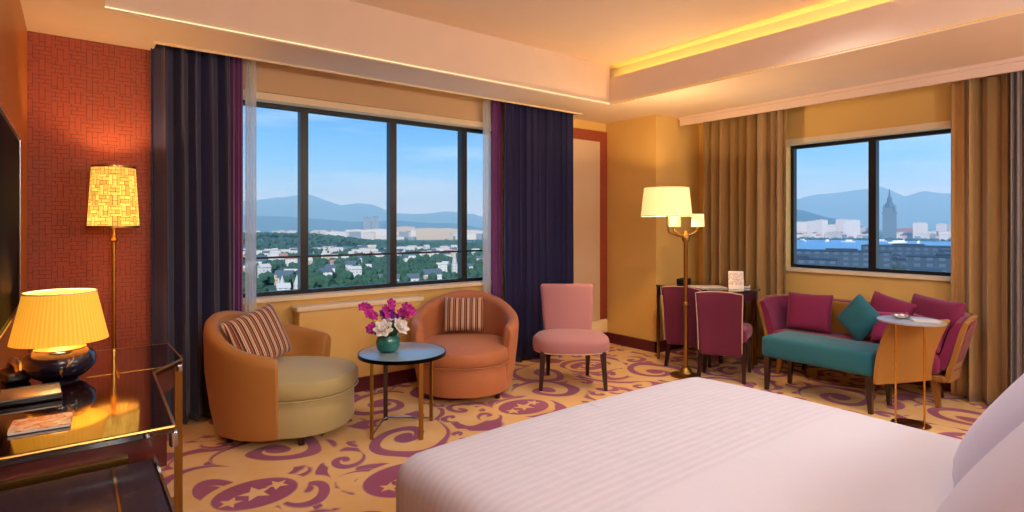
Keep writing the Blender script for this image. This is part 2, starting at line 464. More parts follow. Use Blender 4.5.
# ceiling: soffit ring, pockets, tray
TX0, TX1, TY0, TY1 = .13, 4.0, -.9, 3.65
PY, PX = 4.11, 5.08           # front edges of the two curtain pockets
b = B()
box(b, XL, TY1+.07, ZS, PX, PY, ZP+.05); box(b, TX0-.07, TY1, ZS, TX1+.07, TY1+.07, ZS+.010)                     # window-side soffit
box(b, XL, PY, ZS, .41, YW, ZP+.05)
box(b, 4.06, PY, ZS, XW, YW, ZP+.05)
box(b, XL, YB, ZS, TX0-.07, TY1+.07, ZP); box(b, TX0-.07, YB, ZS, TX0, TY1, ZS+.010)
box(b, TX1+.07, YB, ZS, PX, TY1+.07, ZP+.05); box(b, TX1, YB, ZS, TX1+.07, TY1, ZS+.010)
box(b, TX0-.07, YB, ZS, TX1+.07, TY0, ZP+.05)
box(b, PX, 3.5, ZS, XW, PY, ZP+.05)
box(b, .41, PY, ZP, 4.06, YW, ZP+.05); box(b, PX, YB, ZP, XW, 3.5, ZP+.05)   # pocket tops
# tray walls: set back from the soffit edge, leaving a ledge for the lower strip
ZT = 2.70; s = .04
box(b, TX1+s, TY0, ZS+.006, TX1+s+.03, TY1+s+.03, ZT); box(b, TX0-s-.03, TY1+s, ZS+.006, TX1+s, TY1+s+.03, 2.86)
box(b, TX0-s-.03, TY0, ZS+.006, TX0-s, TY1+s, 2.86)
box(b, TX1+s+.10, TY0-.1, ZP+.0, TX1+s+.14, TY1+s+.1, 2.86)
box(b, XL-.1, YB-.1, 2.815, XW+.2, YW+.2, 2.90)           # upper ceiling
struct('ceiling', b, m_ceil, smooth=False, label='stepped tray ceiling')
b = B(); box(b, PX-.03, YB, 2.345, PX, 3.63, ZS); box(b, PX-.05, YB, 2.405, PX-.03, 3.63, ZS)
struct('trim_6', b, m_ceil2, smooth=False, label='pelmet board in front of the bronze curtains')
b = B(); box(b, .39, PY-.015, ZS-.012, 4.08, PY, ZS); struct('trim_7', b, m_cream, smooth=False, label='thin lip in front of the blue curtains')
m_led = emis('cove_led', '#ffcf50', 15); m_led2 = emis('cove_led_soft', '#ffe0a0', 1.6); m_led3 = emis('cove_led_thin', '#ffb638', 1.0)
b = B(); box(b, TX1+s+.04, TY0, ZP+.052, TX1+s+.06, TY1+s, ZP+.062); struct('trim_8', b, m_led, smooth=False, label='upper yellow cove light strip')
b = B(); box(b, TX0, TY1+s-.010, ZS+.012, TX1+s-.01, TY1+s, ZS+.026); struct('trim_9', b, m_led2, smooth=False, label='cove light strip along the window side')
b = B(); box(b, TX1+s-.010, TY0, ZS+.012, TX1+s, TY1+s-.01, ZS+.024); struct('trim_10', b, m_led3, smooth=False, label='thin cove light strip along the right side')
b = B(); box(b, TX0-s, 2.2, ZS+.012, TX0-s+.01, TY1+s-.01, ZS+.026); struct('trim_11', b, m_led3, smooth=False, label='cove light strip along the desk side')

# climate unit under window
t = thing('climate_unit', 'ochre climate box with cream top under the wide window', 'climate unit', (1.80, YW-.08, 0))
b = B(); rbox(b, (0, 0, .39), (1.0, .13, .56), .01, (2,1,2)); obj('housing', b, m_ochre, t)
b = B(); rbox(b, (0, -.005, .682), (1.04, .15, .04), .012, (2,1,1)); obj('cover', b, m_cream, t)
b = B(); box(b, -.5, -.058, 0, .5, .05, .11); obj('plinth', b, m_maroon, t, smooth=False)

# ------------------------------------------------------------------ curtains
def curtain(name, along, a0, a1, p, z0, z1, amp, pitch, m, label, seed=0, flare=0, side=1, group=None, cat='curtain', cover_m=None, thick=.004, n_per=12):
    rnd = random.Random(seed); L = a1-a0; n = max(2, round(L/pitch)); N = n*n_per; zs = [0, .03, .25, .5, .75, .97, 1]
    am = [1+rnd.uniform(-.35, .2) for _ in range(n+2)]; off = [rnd.uniform(-.25, .25) for _ in range(n+2)]
    bm = B(); rows = []
    for zt in zs:
        row = []
        for i in range(N+1):
            u = i/N*n; k = int(u); fr = u-k
            o = off[k]*(1-fr)+off[k+1]*fr; A = am[k]*(1-fr)+am[k+1]*fr
            ph = 2*PI*(u+o*(1-.3*zt))
            w = math.sin(ph); w = math.copysign(abs(w)**1.15, w)
            spread = 1+flare*(1-zt)
            aa = a0+L*(i/N) if side > 0 else a1-L*(i/N)
            ctr = (a0 if side > 0 else a1)
            aa = ctr+(aa-ctr)*spread+.3*pitch*math.sin(2*ph)*.35
            d = amp*A*w*(1-.12*zt)*(1+.15*(1-zt))
            z = z0+(z1-z0)*zt
            row.append(bm.verts.new((aa, p+d, z) if along == 0 else (p+d, aa, z)))
        rows.append(row)
    for r0, r1 in zip(rows, rows[1:]):
        for i in range(N): bm.faces.new((r0[i], r0[i+1], r1[i+1], r1[i]))
    o = obj(name, bm, m, ang=80, mods=[('SOLIDIFY', dict(thickness=thick, offset=0))])
    return tag(o, label, cat, group)
curtain('drape_curtain', 0, .385, .845, 4.245, .012, ZP-.01, .062, .088, m_navy, 'navy blue curtain beside the red wall and floor lamp', 1, .06)
curtain('curtain_lining', 0, .85, .93, 4.25, .012, ZP-.01, .016, .03, m_plum, 'plum strip of lining beside the left navy curtain', 2)
curtain('sheer_curtain', 0, .955, 1.03, 4.285, .012, ZP-.01, .010, .03, m_sheer, 'narrow white sheer at the left edge of the wide window', 3, thick=.001)
curtain('drape_curtain', 0, 3.17, 4.04, 4.205, .012, ZP-.01, .055, .088, m_navy, 'navy blue curtain behind the pink slipper chair', 4, .0)
curtain('curtain_lining', 0, 3.07, 3.175, 4.25, .012, ZP-.01, .018, .035, m_plum, 'plum strip of lining beside the navy curtain behind the pink chair', 5)
curtain('sheer_curtain', 0, 2.985, 3.075, 4.285, .012, ZP-.01, .010, .03, m_sheer, 'narrow white sheer at the right edge of the wide window', 6, thick=.001)
curtain('drape_curtain', 1, 2.76, 3.46, 5.245, .012, ZP-.01, .075, .095, m_goldcur, 'bronze curtain behind the writing desk', 7)
curtain('outer_curtain', 1, 2.60, 2.765, 5.25, .012, ZP-.01, .03, .07, m_goldcur, 'outer bronze panel of curtain touching the left side of the harbour window', 8)
curtain('drape_curtain', 1, .62, 1.25, 5.245, .012, ZP-.01, .068, .105, m_goldcur, 'bronze curtain beside the settee at the right of the harbour window', 9)
curtain('inner_curtain', 1, 1.25, 1.36, 5.30, .012, ZP-.01, .016, .04, fabric('pale_gold_voile', '#cda566', .6, .12, 60, .3), 'pale gold inner panel at the right edge of the harbour window', 10)
curtain('drape_curtain', 1, .93, .985, 5.165, .012, ZP-.01, .02, .055, m_greycur, 'narrow grey curtain fold in front of the right bronze curtain', 11)

# ------------------------------------------------------------------ cushions
def cushion_bm(w, h, d, n=14, pinch=.06, mat=None):
    bm = B(); top = {}; bot = {}
    for i in range(n+1):
        for j in range(n+1):
            u = 2*i/n-1; v = 2*j/n-1
            t_ = ((1-u**4)*(1-v**4))**.45*(1-.15*(u*u+v*v)/2)
            k = 1-pinch*(1-abs(v)**2.5)*abs(u)**3; k2 = 1-pinch*(1-abs(u)**2.5)*abs(v)**3
            x = u*w/2*k; z = v*h/2*k2
            e = i in (0, n) or j in (0, n)
            y = d/2*t_+.0015
            top[i, j] = bm.verts.new((x, -y if not e else 0, z))
            bot[i, j] = top[i, j] if e else bm.verts.new((x, y, z))
    for G, fl in ((top, 0), (bot, 1)):
        for i in range(n):
            for j in range(n):
                q = [G[i, j], G[i+1, j], G[i+1, j+1], G[i, j+1]]
                bm.faces.new(q[::-1] if fl else q)
    return bm
def cushion(name, label, w, h, d, m, loc, rz, tilt, roll=0, group=None, cat='cushion'):
    """loc = centre; faces local -y turned by rz; tilt leans it back"""
    o = obj(name, cushion_bm(w, h, d), m, ang=60, mods=[('SUBSURF', dict(levels=1, render_levels=1))])
    o.rotation_mode = 'QUATERNION'
    o.rotation_quaternion = (Matrix.Rotation(rz, 3, 'Z') @ Matrix.Rotation(tilt, 3, 'X') @ Matrix.Rotation(roll, 3, 'Y')).to_quaternion()
    o.location = loc
    return tag(o, label, cat, group)

# ------------------------------------------------------------------ barrel armchairs (local front = -y)
def barrel_chair(label, loc, rz, m_shell, m_seat, r=.41, sc=1.0, arc=123):
    t = thing('barrel_armchair', label, 'armchair', loc, rz); t.scale = (sc, sc, 1)
    n = 44; A = math.radians(arc); secs = []
    zb = .055
    for i in range(n+1):
        a = -A+2*A*i/n
        e = abs(a)/A
        zt = .745-.20*(e**1.6 if e < 1 else 1)+.0
        zt = .745-.195*(3*min(1, e*1.02)**2-2*min(1, e*1.02)**3)
        endf = max(0, (e-.93)/.07)
        zt -= .02*endf
        cs = math.sin(a)*.98; cc = math.cos(a)
        if cc < 0: cc *= 1.02
        th = .085*(1-.25*endf)
        def pt(rr, z): return Vector((cs*rr, cc*rr, z))
        ro = r
        prof = [(ro*.86, zb), (ro*.93, zb+.16), (ro*.985, zb+.36), (ro, zt-.06), (ro-.004, zt-.025), (ro-.02, zt-.006), (ro-th*.5, zt),
                (ro-th+.02, zt-.006), (ro-th+.004, zt-.025), (ro-th, zt-.06), (ro-th-.01, .40), (ro-th-.02, .25), (ro*.86-.06, zb)]
        secs.append([pt(rr, z) for rr, z in prof])
    b = B(); loft(b, secs); obj('shell', b, m_shell, t, ang=50, mods=[('BEVEL', dict(width=.012, segments=3, limit_method='ANGLE', angle_limit=math.radians(50)))])
    def dshape(w, back, front, seg=40, p=2.4):
        P_ = []
        for i in range(seg):
            a = 2*PI*i/seg; c, s_ = math.cos(a), math.sin(a)
            x = math.copysign(abs(c)**(2/p), c)*w; y = math.copysign(abs(s_)**(2/p), s_)
            P_.append((x, y*(back if y > 0 else front)))
        return P_
    def pad(w, back, front, z0, z1, rr, crown):
        secs = []
        for k, (ins, z) in enumerate([(rr, z0), (rr*.3, z0+rr*.3), (0, z0+rr), (0, z1-rr), (rr*.3, z1-rr*.3), (rr, z1), (w*.4, z1+crown*.7), (w*.8, z1+crown)]):
            secs.append([Vector((x, y, z)) for x, y in dshape(w-ins, back-ins, front-ins)])
        bb = B(); loft(bb, secs); return bb
    obj('base', pad(.332, .30, .41, .055, .27, .015, 0), m_seat, t, ang=35)
    obj('seat_cushion', pad(.345, .305, .435, .272, .385, .03, .03), m_seat, t, ang=35)
    # welt round the cushion
    b = B(); pts = [(x*1.002, y*1.002, .274) for x, y in dshape(.343, .303, .432)]; pts.append(pts[0]); tube(b, pts, .005, 6, False); obj('piping', b, m_seat, t)
    for sx, sy in ((-.24, -.22), (.24, -.22), (-.22, .2), (.22, .2)):
        b = B(); lathe(b, [(.018, 0), (.026, .06)], 12, (sx, sy, 0)); obj('leg', b, m_darkwood, t)
    return t
A1 = (1.06, 3.76, 0); A2 = (2.45, 3.765, 0)
F1 = math.radians(-41+90)      # local -y to facing angle
barrel_chair('orange leather barrel armchair with olive green seat', A1, F1, m_orange, m_olive, .42, 1.07, 111)
barrel_chair('all rust orange barrel armchair with matching seat', A2, math.radians(-126+90), m_rust, m_rust, .41, 1.06)
def rel(c, rz, p):
    v = Matrix.Rotation(rz, 3, 'Z') @ Vector(p); return (c[0]+v.x, c[1]+v.y, p[2])
cushion('striped_cushion', 'brown striped cushion on the armchair with the olive seat', .42, .37, .13, m_stripe, rel(A1, F1, (-.06, .13, .59)), F1-.42, -.35, -.22)
F2 = math.radians(-36)
cushion('striped_cushion', 'brown striped cushion on the all rust armchair', .36, .30, .12, m_stripe, rel(A2, F2, (-.02, .19, .565)), F2, -.3)

# ------------------------------------------------------------------ pink slipper chair
t = thing('slipper_chair', 'dusty pink slipper chair with dark legs between the rust armchair and the column', 'chair', (3.23, 3.38, 0), math.radians(-128+90))
b = B()
secs = []
for ins, z in [(.03, .285), (.008, .292), (0, .31), (0, .36), (.006, .385), (.03, .405), (.12, .42), (.22, .424)]:
    P_ = []
    for i in range(40):
        a = 2*PI*i/40; c_, s_ = math.cos(a), math.sin(a); p = 2.7
        x = math.copysign(abs(c_)**(2/p), c_)*(.31-ins); y = math.copysign(abs(s_)**(2/p), s_)*(.27-ins)
        x *= 1-.14*max(0, y)/.27
        P_.append(Vector((x, y, z)))
    secs.append(P_)
loft(b, secs); obj('seat', b, m_pink, t, ang=50)
b = B(); pts = [(v.x*1.004, v.y*1.004, .294) for v in secs[1]]; pts.append(pts[0]); tube(b, pts, .005, 6, False); obj('piping', b, m_welt, t)
b = B()
def bf(p):
    k = (p.z+.23)/.46
    q = p.copy(); q.x *= .86+.14*(1-k)*0+.14*k; q.y += .09*k-.03*(1-(p.x/.25)**2); return q
rbox(b, (0, .245, .555), (.47, .075, .46), .03, (8, 1, 8), bf); obj('backrest', b, m_pink, t, ang=60)
for sx in (-1, 1):
    b = B(); taper(b, sx*.235, -.19, 0, .30, .014, .022, sx*.02, -.02); obj('leg', b, m_darkwood, t, smooth=False)
    b = B(); taper(b, sx*.17, .20, 0, .30, .014, .022, sx*.0, .05); obj('leg', b, m_darkwood, t, smooth=False)

# ------------------------------------------------------------------ round glass side table with flowers
TC = (1.655, 3.27); TZ = .50
t = thing('side_table', 'round glass table tinted with reflected sky on brass legs between the two armchairs', 'table', (TC[0], TC[1], 0))
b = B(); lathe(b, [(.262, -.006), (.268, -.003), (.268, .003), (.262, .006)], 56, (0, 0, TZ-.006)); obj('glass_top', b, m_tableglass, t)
b = B(); lathe(b, [(.255, -.018), (.276, -.018), (.276, .004), (.27, .004), (.27, -.0125), (.255, -.0125)], 56, (0, 0, TZ-.006), cap=False)
obj('rim', b, plain('dark_rim', '#1c1c20', .3, 1), t)
lg = [(-.225, -.04), (-.01, .225), (.225, .03), (.01, -.225)]
for i, (lx, ly) in enumerate(lg):
    b = B(); a = math.atan2(ly, lx)
    mt = Matrix.Translation((lx, ly, 0)) @ Matrix.Rotation(a, 4, 'Z')
    box(b, -.004, -.014, 0, .004, .014, TZ-.024, mt); obj('leg', b, m_brass2 if i != 1 else m_darkwood, t, smooth=False)
for i, j in ((0, 1), (1, 2)):
    b = B(); tube(b, [(lg[i][0], lg[i][1], .02), (lg[j][0], lg[j][1], .02)], .006, 8); obj('stretcher', b, m_chrome, t)
VX, VY = 1.575, 3.31
t = thing('glass_vase', 'small round teal glass vase on the brass-legged table', 'vase', (VX, VY, TZ+.0005)); t.scale = (1.15, 1.15, 1.05)
b = B(); lathe(b, [(.035, 0), (.055, .01), (.066, .04), (.066, .07), (.055, .098), (.05, .10), (.05, .094), (.06, .07), (.06, .04), (.05, .015), (0, .01)], 32); obj('bowl', b, m_teaglass, t)
b = B(); lathe(b, [(0, .012), (.045, .014), (.055, .04), (.055, .06), (0, .062)], 24); obj('water', b, M('green_water').bsdf(lin('#0c4a3c'), .1, coat=.5), t)
rnd = random.Random(5)
def petal(bm, c, n, up, L, w):
    """cupped petal blade from centre c along direction n"""
    n = n.normalized(); s_ = n.cross(up).normalized(); uu = s_.cross(n).normalized(); rows = []
    for i in range(5):
        k = i/4; hw = w*math.sin(PI*(.12+.8*k))*(.6+.4*k); lift = .25*L*k*k
        rows.append([bm.verts.new(c+n*L*k+uu*(lift+.15*w*abs(j))+s_*hw*j) for j in (-1, 0, 1)])
    for a, d in zip(rows, rows[1:]):
        for j in range(2): bm.faces.new((a[j], a[j+1], d[j+1], d[j]))
def flower(name, label, group, p, m, size, petals, stem_from, layers=1, orchid=False):
    t = thing(name, label, 'flower', stem_from, 0, group)
    o = Vector(p)-Vector(stem_from)
    b = B(); mid = o*.5+Vector((0, 0, .02)); tube(b, [(0,0,0), mid, o], .0022, 6); obj('stem', b, m_leaf, t)
    d = Vector((o.x, o.y-.03, max(.02, o.z)*.6)).normalized()
    if not orchid:
        a1 = d.orthogonal().normalized(); a2 = d.cross(a1)
        b = B()
        for L in range(layers):
            for k in range(petals):
                an = 2*PI*(k+.5*L)/petals
                petal(b, o, (a1*math.cos(an)+a2*math.sin(an))*(1-.2*L)+d*(.15+.55*L), d, size*(1-.2*L), size*.42)
        obj('petals', b, m, t, ang=80, mods=[('SOLIDIFY', dict(thickness=.0012))])
        b = B(); bmesh.ops.create_icosphere(b, subdivisions=2, radius=size*.22, matrix=Matrix.Translation(o+d*size*.15)); obj('flower_centre', b, m_paper if m is m_petalm else plain('yellow_centre', '#c9b450', .7), t)
    else:
        b = B()
        for q in range(7):
            c0 = o*(.72+.06*q)+Vector((rnd.uniform(-.028, .028), rnd.uniform(-.028, .028), rnd.uniform(-.02, .02)))
            dd = Vector((rnd.uniform(-.6, .4), -1, rnd.uniform(-.1, .6))).normalized(); a1 = dd.orthogonal().normalized(); a2 = dd.cross(a1)
            for k in range(5):
                an = 2*PI*k/5
                petal(b, c0, a1*math.cos(an)+a2*math.sin(an)+dd*.1, dd, size*.5, size*.24)
        obj('petals', b, m, t, ang=80, mods=[('SOLIDIFY', dict(thickness=.001))])
    return t
zc = TZ+.08
for i, (dx, dy, dz, lab) in enumerate(((-.045, -.03, .155, 'white rose left of the other white rose in the teal vase'), (.045, -.06, .165, 'white rose at the right front of the teal vase'), (.015, .02, .18, 'white rose behind the two front white roses'))):
    flower('white_rose', lab, 'white roses in the vase', (VX+dx, VY+dy, TZ+dz-.01), m_petalw, .066, 7, (VX+dx*.3, VY+dy*.3, TZ+.065), 3)
RX, RY = .79, -.613
def fl(lat, up, dep=0): return (VX+RX*lat+.613*dep, VY+RY*lat+.79*dep, TZ+up)
for lat, up, dep, m, lab in ((-.15, .27, 0, m_petalm, 'magenta orchid spray reaching furthest left from the vase'), (-.105, .16, -.02, m_petalm, 'magenta orchid spray hanging low at the left of the vase'),
                             (-.01, .22, .02, m_petalv, 'violet orchid spray in the middle of the bouquet'), (.06, .22, .03, m_petalv, 'violet orchid spray right of the middle of the bouquet'), (0, .285, .03, m_petalm, 'magenta orchid spray standing tallest in the middle of the bouquet'),
                             (.13, .275, 0, m_petalm, 'magenta orchid spray reaching furthest right from the vase')):
    flower('orchid_spray', lab, 'orchid sprays in the vase', fl(lat, up, dep), m, .062, 5, (VX+lat*.15, VY-lat*.1, TZ+.065), 1, True)
t = thing('leaf_spray', 'green leaves around the flowers in the teal vase', 'leaves', (VX, VY, TZ+.065))
for k in range(11):
    an = k*2.4; b = B(); v = Vector((math.cos(an), math.sin(an), .5+.5*(k % 3)))
    petal(b, Vector((0,0,0)), v, Vector((0,0,1)) if k % 2 else Vector((.1,0,1)), .10+.02*(k % 3), .022); obj('leaf', b, m_leaf, t, mods=[('SOLIDIFY', dict(thickness=.001))])

# ------------------------------------------------------------------ floor lamp by the red wall
def lamp_light(loc, watts, col=(1, .62, .25), r=.03, name='lamp_bulb_light'):
    l = bpy.data.lights.new(name, 'POINT'); l.energy = watts; l.color = col; l.shadow_soft_size = r
    o = bpy.data.objects.new(name, l); C.objects.link(o); o.location = loc; return o
FL = (.19, 4.08)
t = thing('floor_lamp', 'brass floor lamp with gold mosaic shade against the red wall', 'lamp', (FL[0], FL[1], 0))
b = B(); lathe(b, [(.13, 0), (.13, .012), (.03, .022), (.012, .05)], 36); obj('base', b, m_brass, t)
b = B(); lathe(b, [(.011, .04), (.011, 1.42)], 16); obj('pole', b, m_brass, t)
b = B(); lathe(b, [(.012, 0), (.022, .01), (.014, .03), (.012, .05)], 16, (0, 0, 1.2)); obj('collar', b, m_brass, t)
sh = shade_mat('mosaic_shade', '#d09a3a', '#ffc050', 1.45, 'mosaic')
b = B(); lathe(b, [(.128, 1.29), (.108, 1.64), (.105, 1.64), (.125, 1.29)], 48, cap=False); 
sd = obj('lamp_shade', b, sh, t, loc=(0, 0, 0))
for z_, r_ in ((1.29, .129), (1.64, .109)):
    b = B(); lathe(b, [(r_-.003, -.006), (r_+.002, -.006), (r_+.002, .006), (r_-.003, .006), (r_-.003, -.006)], 48, (0, 0, z_), cap=False); obj('shade_trim', b, m_brass2, t)
b = B(); lathe(b, [(0, 0), (.02, .015), (.028, .04), (.02, .07), (0, .085)], 16, (0, 0, 1.42)); obj('bulb', b, emis('bulb_glow', '#ffc070', 5), t)
lamp_light((FL[0], FL[1], 1.55), 15)

# ------------------------------------------------------------------ television
t = thing('television', 'black flat television on the amber wall above the desk', 'television', (-.185, 2.30, 1.31))
b = B(); rbox(b, (0, 0, 0), (.036, 1.3, .66), .008, (1,2,2)); obj('housing', b, m_black2, t)
b = B(); rbox(b, (.018, 0, 0), (.004, 1.27, .63), .002, (1,2,2)); obj('screen', b, m_screen, t)
b = B()
for s_ in (-1, 1): box(b, .012, -.652, s_*.33-.004, .022, .652, s_*.33+.004)
box(b, .012, .648, -.33, .022, .656, .33); obj('bezel', b, m_silver, t, smooth=False)
b = B(); box(b, -.0235, -.2, -.15, -.0185, .2, .15); obj('wall_bracket', b, m_black2, t, smooth=False)

# ------------------------------------------------------------------ dressing desk under the television
DZ = .75
t = thing('dressing_desk', 'mahogany dressing desk with reflective glass top and brass edge along the amber wall', 'desk', (0, 0, 0))
poly = [(-.20, 1.80), (.22, 1.80), (.238, 2.50), (.355, 2.68), (.35, 3.06), (-.20, 3.08)]
b = B(); prism(b, poly, DZ-.022, DZ); obj('glass_top', b, m_desktop, t, smooth=False)
b = B()
def edge(b, poly, z, r):
    for p, q in zip(poly, poly[1:]):
        tube(b, [(p[0], p[1], z), (q[0], q[1], z)], r, 8)
edge(b, poly[:-1]+[poly[-1]], DZ-.004, .0055); obj('brass_edging', b, m_brass2, t)
b = B(); box(b, .04, 2.555, DZ+.0005, .27, 2.562, DZ+.0012, Matrix.Translation((0, 0, 0))); box(b, .128, 2.48, DZ+.0005, .134, 2.63, DZ+.0012); lathe(b, [(0, DZ), (.012, DZ+.0005), (.009, DZ+.0013), (0, DZ+.0013)], 5, (.131, 2.558, 0)); obj('brass_inlay', b, m_brass, t, smooth=False)
ap = [(-.19, 1.82), (.205, 1.82), (.22, 2.50), (.33, 2.69), (.325, 3.04), (-.19, 3.06)]
b = B(); prism(b, ap, DZ-.115, DZ-.023); obj('apron', b, m_redwood, t, smooth=False)
b = B(); prism(b, [(-.19, 1.9), (.15, 1.9), (.15, 2.35), (-.19, 2.35)], .05, DZ-.116); obj('pedestal', b, m_redwood, t, smooth=False)
b = B(); box(b, -.19, 1.80, DZ-.098, .115, 1.819, DZ-.062); obj('brass_rail', b, m_brass2, t, smooth=False)
b = B(); rbox(b, (.222, 1.83, DZ-.045), (.02, .03, .045), .006, (1,1,1)); obj('corner_mount', b, m_silver, t)
b = B(); rbox(b, (.345, 2.67, DZ-.035), (.02, .03, .03), .006, (1,1,1)); obj('corner_mount', b, m_silver, t)
for x, y in ((.365, 2.86), (-.17, 3.0)):
    b = B(); box(b, x-.014, y-.02, 0, x+.014, y+.02, DZ-.023); obj('leg', b, m_brass2, t, smooth=False)
b = B(); tube(b, [(.365, 2.86, .10), (.1, 2.93, .10), (-.17, 3.0, .10)], .01, 8); obj('foot_rail', b, m_brass2, t)

t = thing('low_cabinet', 'low dark oak cabinet with brass inlay in front of the desk', 'cabinet', (0, 0, 0))
b = B(); box(b, -.195, .95, .06, .15, 1.765, .645); obj('body', b, m_redwood, t, smooth=False)
b = B(); rbox(b, (-.018, 1.36, .6625), (.37, .83, .033), .005, (2,2,1)); obj('top', b, m_rustic, t)
b = B(); box(b, .17, .945, .648, .176, 1.775, .681); obj('metal_edge', b, m_silver, t, smooth=False)
b = B(); box(b, .078, .95, .6795, .083, 1.77, .6802); obj('brass_inlay', b, m_brass2, t, smooth=False)
b = B(); box(b, -.17, 1.0, 0, .12, 1.74, .06); obj('plinth', b, m_darkwood, t, smooth=False)

# table lamp
LP = (-.035, 2.56)
t = thing('table_lamp', 'navy glazed bowl lamp with pleated yellow shade on the desk', 'lamp', (LP[0], LP[1], DZ+.0005))
b = B(); lathe(b, [(.05, 0), (.052, .006), (.075, .02), (.099, .048), (.104, .07), (.098, .092), (.078, .112), (.05, .12), (.022, .124), (0, .125)], 40); obj('body', b, m_navyglaze, t)
b = B(); lathe(b, [(.074, .1165), (.05, .128), (.02, .135), (.012, .14), (.012, .15), (0, .15)], 32); obj('neck', b, plain('gilt_collar', '#d8a060', .5, .3), t)
sh2 = shade_mat('pleated_shade', '#e0a440', '#ffab2e', .95, 'pleat')
b = B(); lathe(b, [(.140, .142), (.104, .312), (.101, .312), (.137, .142)], 64, cap=False); obj('lamp_shade', b, sh2, t)
b = B(); lathe(b, [(.101, .310), (.1055, .310), (.1055, .315), (.101, .315), (.101, .310)], 64, cap=False); obj('shade_trim', b, m_cream, t)
b = B(); lathe(b, [(0, .15), (.018, .16), (.026, .185), (.018, .21), (0, .225)], 16); obj('bulb', b, emis('bulb_glow_desk', '#ffc070', 5), t)
lamp_light((LP[0], LP[1], DZ+.255), 5)

# things on the desk
t = thing('leather_tray', 'black and steel tray lying in front of the desk lamp', 'tray', (-.105, 2.36, DZ+.0005), math.radians(3))
b = B(); rbox(b, (0, 0, .008), (.15, .16, .014), .004, (1,1,1)); obj('base', b, m_black2, t)
b = B(); rbox(b, (0, 0, .0185), (.146, .156, .007), .002, (1,1,1)); obj('lid', b, plain('dull_steel', '#8a8276', .35, .8), t)
t = thing('telephone', 'small silver and black telephone beside the wall on the desk', 'telephone', (-.16, 2.66, DZ+.0005), .2)
b = B(); rbox(b, (0, 0, .02), (.07, .12, .035), .01, (1,2,1)); obj('body', b, m_black2, t)
b = B(); tube(b, [(0, -.09, .04), (0, -.06, .062), (0, .06, .062), (0, .09, .04)], [.014, .013, .013, .014], 10); obj('handset', b, m_silver, t)
t = thing('magazine', 'magazine with a pale picture cover lying flat on the desk glass', 'magazine', (-.068, 2.02, DZ+.0005), math.radians(-2))
b = B(); rbox(b, (0, 0, .004), (.13, .12, .007), .002, (1,1,1)); obj('pages', b, m_paper, t)
def magc():
    t = M('magazine_cover'); x, y, z = t.sep(t.coord()); n = t.noise(t.coord(), 26, 2)
    c = t.ramp(n, [(.3, lin('#c8b8a0')), (.45, lin('#e6ddd0')), (.52, lin('#a83a2a')), (.62, lin('#d8c8b0')), (.75, lin('#5f6f78'))])
    return t.bsdf(c, .3, coat=.3)
b = B(); box(b, -.065, -.06, .0076, .065, .06, .0088); obj('cover', b, magc(), t, smooth=False)

# ------------------------------------------------------------------ brass floor lamp in the middle
LM = (4.17, 2.935)
t = thing('candelabra_lamp', 'tall brass floor lamp with one large cream shade and two small ones', 'lamp', (LM[0], LM[1], 0))
b = B(); lathe(b, [(.13, 0), (.13, .01), (.10, .02), (.06, .03), (.045, .06), (.03, .075)], 36); obj('base', b, m_brass2, t)
b = B(); lathe(b, [(.017, .06), (.017, .6), (.028, .61), (.028, .63), (.017, .64), (.017, 1.15), (.032, 1.17), (.036, 1.2), (.02, 1.225), (.012, 1.25)], 18); obj('pole', b, m_brass2, t)
RV = Vector((.79, -.613, 0))
def arm(pts): 
    b = B(); tube(b, pts, .010, 8); return obj('lamp_arm', b, m_brass2, t)
def lp(lat, z, dep=0): return Vector((RV.x*lat+.613*dep, RV.y*lat+.79*dep, z))
arm([lp(0, 1.2), lp(-.08, 1.21, -.03), lp(-.16, 1.24, -.05), lp(-.17, 1.3, -.05), lp(-.17, 1.47, -.05)])
arm([lp(0, 1.2), lp(-.05, 1.22, .02), lp(-.09, 1.25, .03), lp(-.09, 1.28, .03)])
arm([lp(0, 1.2), lp(.05, 1.22), lp(.09, 1.24), lp(.10, 1.28)])
msh = shade_mat('cream_shade', '#f0d8a8', '#ffd27c', 1.0); msh2 = shade_mat('small_cream_shade', '#f0dcb0', '#ffd890', .9)
c_ = lp(-.18, 0, -.05)
b = B(); lathe(b, [(.212, 1.375), (.185, 1.615), (.182, 1.615), (.209, 1.375)], 56, (c_.x, c_.y, 0), cap=False); obj('lamp_shade', b, msh, t)
b = B(); lathe(b, [(.209, -.004), (.214, -.004), (.214, .004), (.209, .004), (.209, -.004)], 56, (c_.x, c_.y, 1.377), cap=False); obj('shade_trim', b, m_cream, t)
b = B(); lathe(b, [(0, 0), (.02, .015), (.028, .04), (.02, .07), (0, .085)], 16, (c_.x, c_.y, 1.47)); obj('bulb', b, emis('bulb_glow_main', '#ffd090', 5), t)
for q in (lp(-.09, 1.28, .03), lp(.105, 1.28)):
    b = B(); lathe(b, [(.054, .0), (.05, .11), (.048, .11), (.052, 0)], 28, (q.x, q.y, 1.285), cap=False); obj('small_shade', b, msh2, t)
    b = B(); lathe(b, [(.006, 0), (.012, .02), (.012, .05), (0, .06)], 12, (q.x, q.y, 1.27)); obj('candle_socket', b, m_brass2, t)
lamp_light((LM[0]+c_.x, LM[1]+c_.y, 1.53), 120)
lamp_light((LM[0]+.79*.105, LM[1]-.613*.105, 1.36), 2, r=.02)

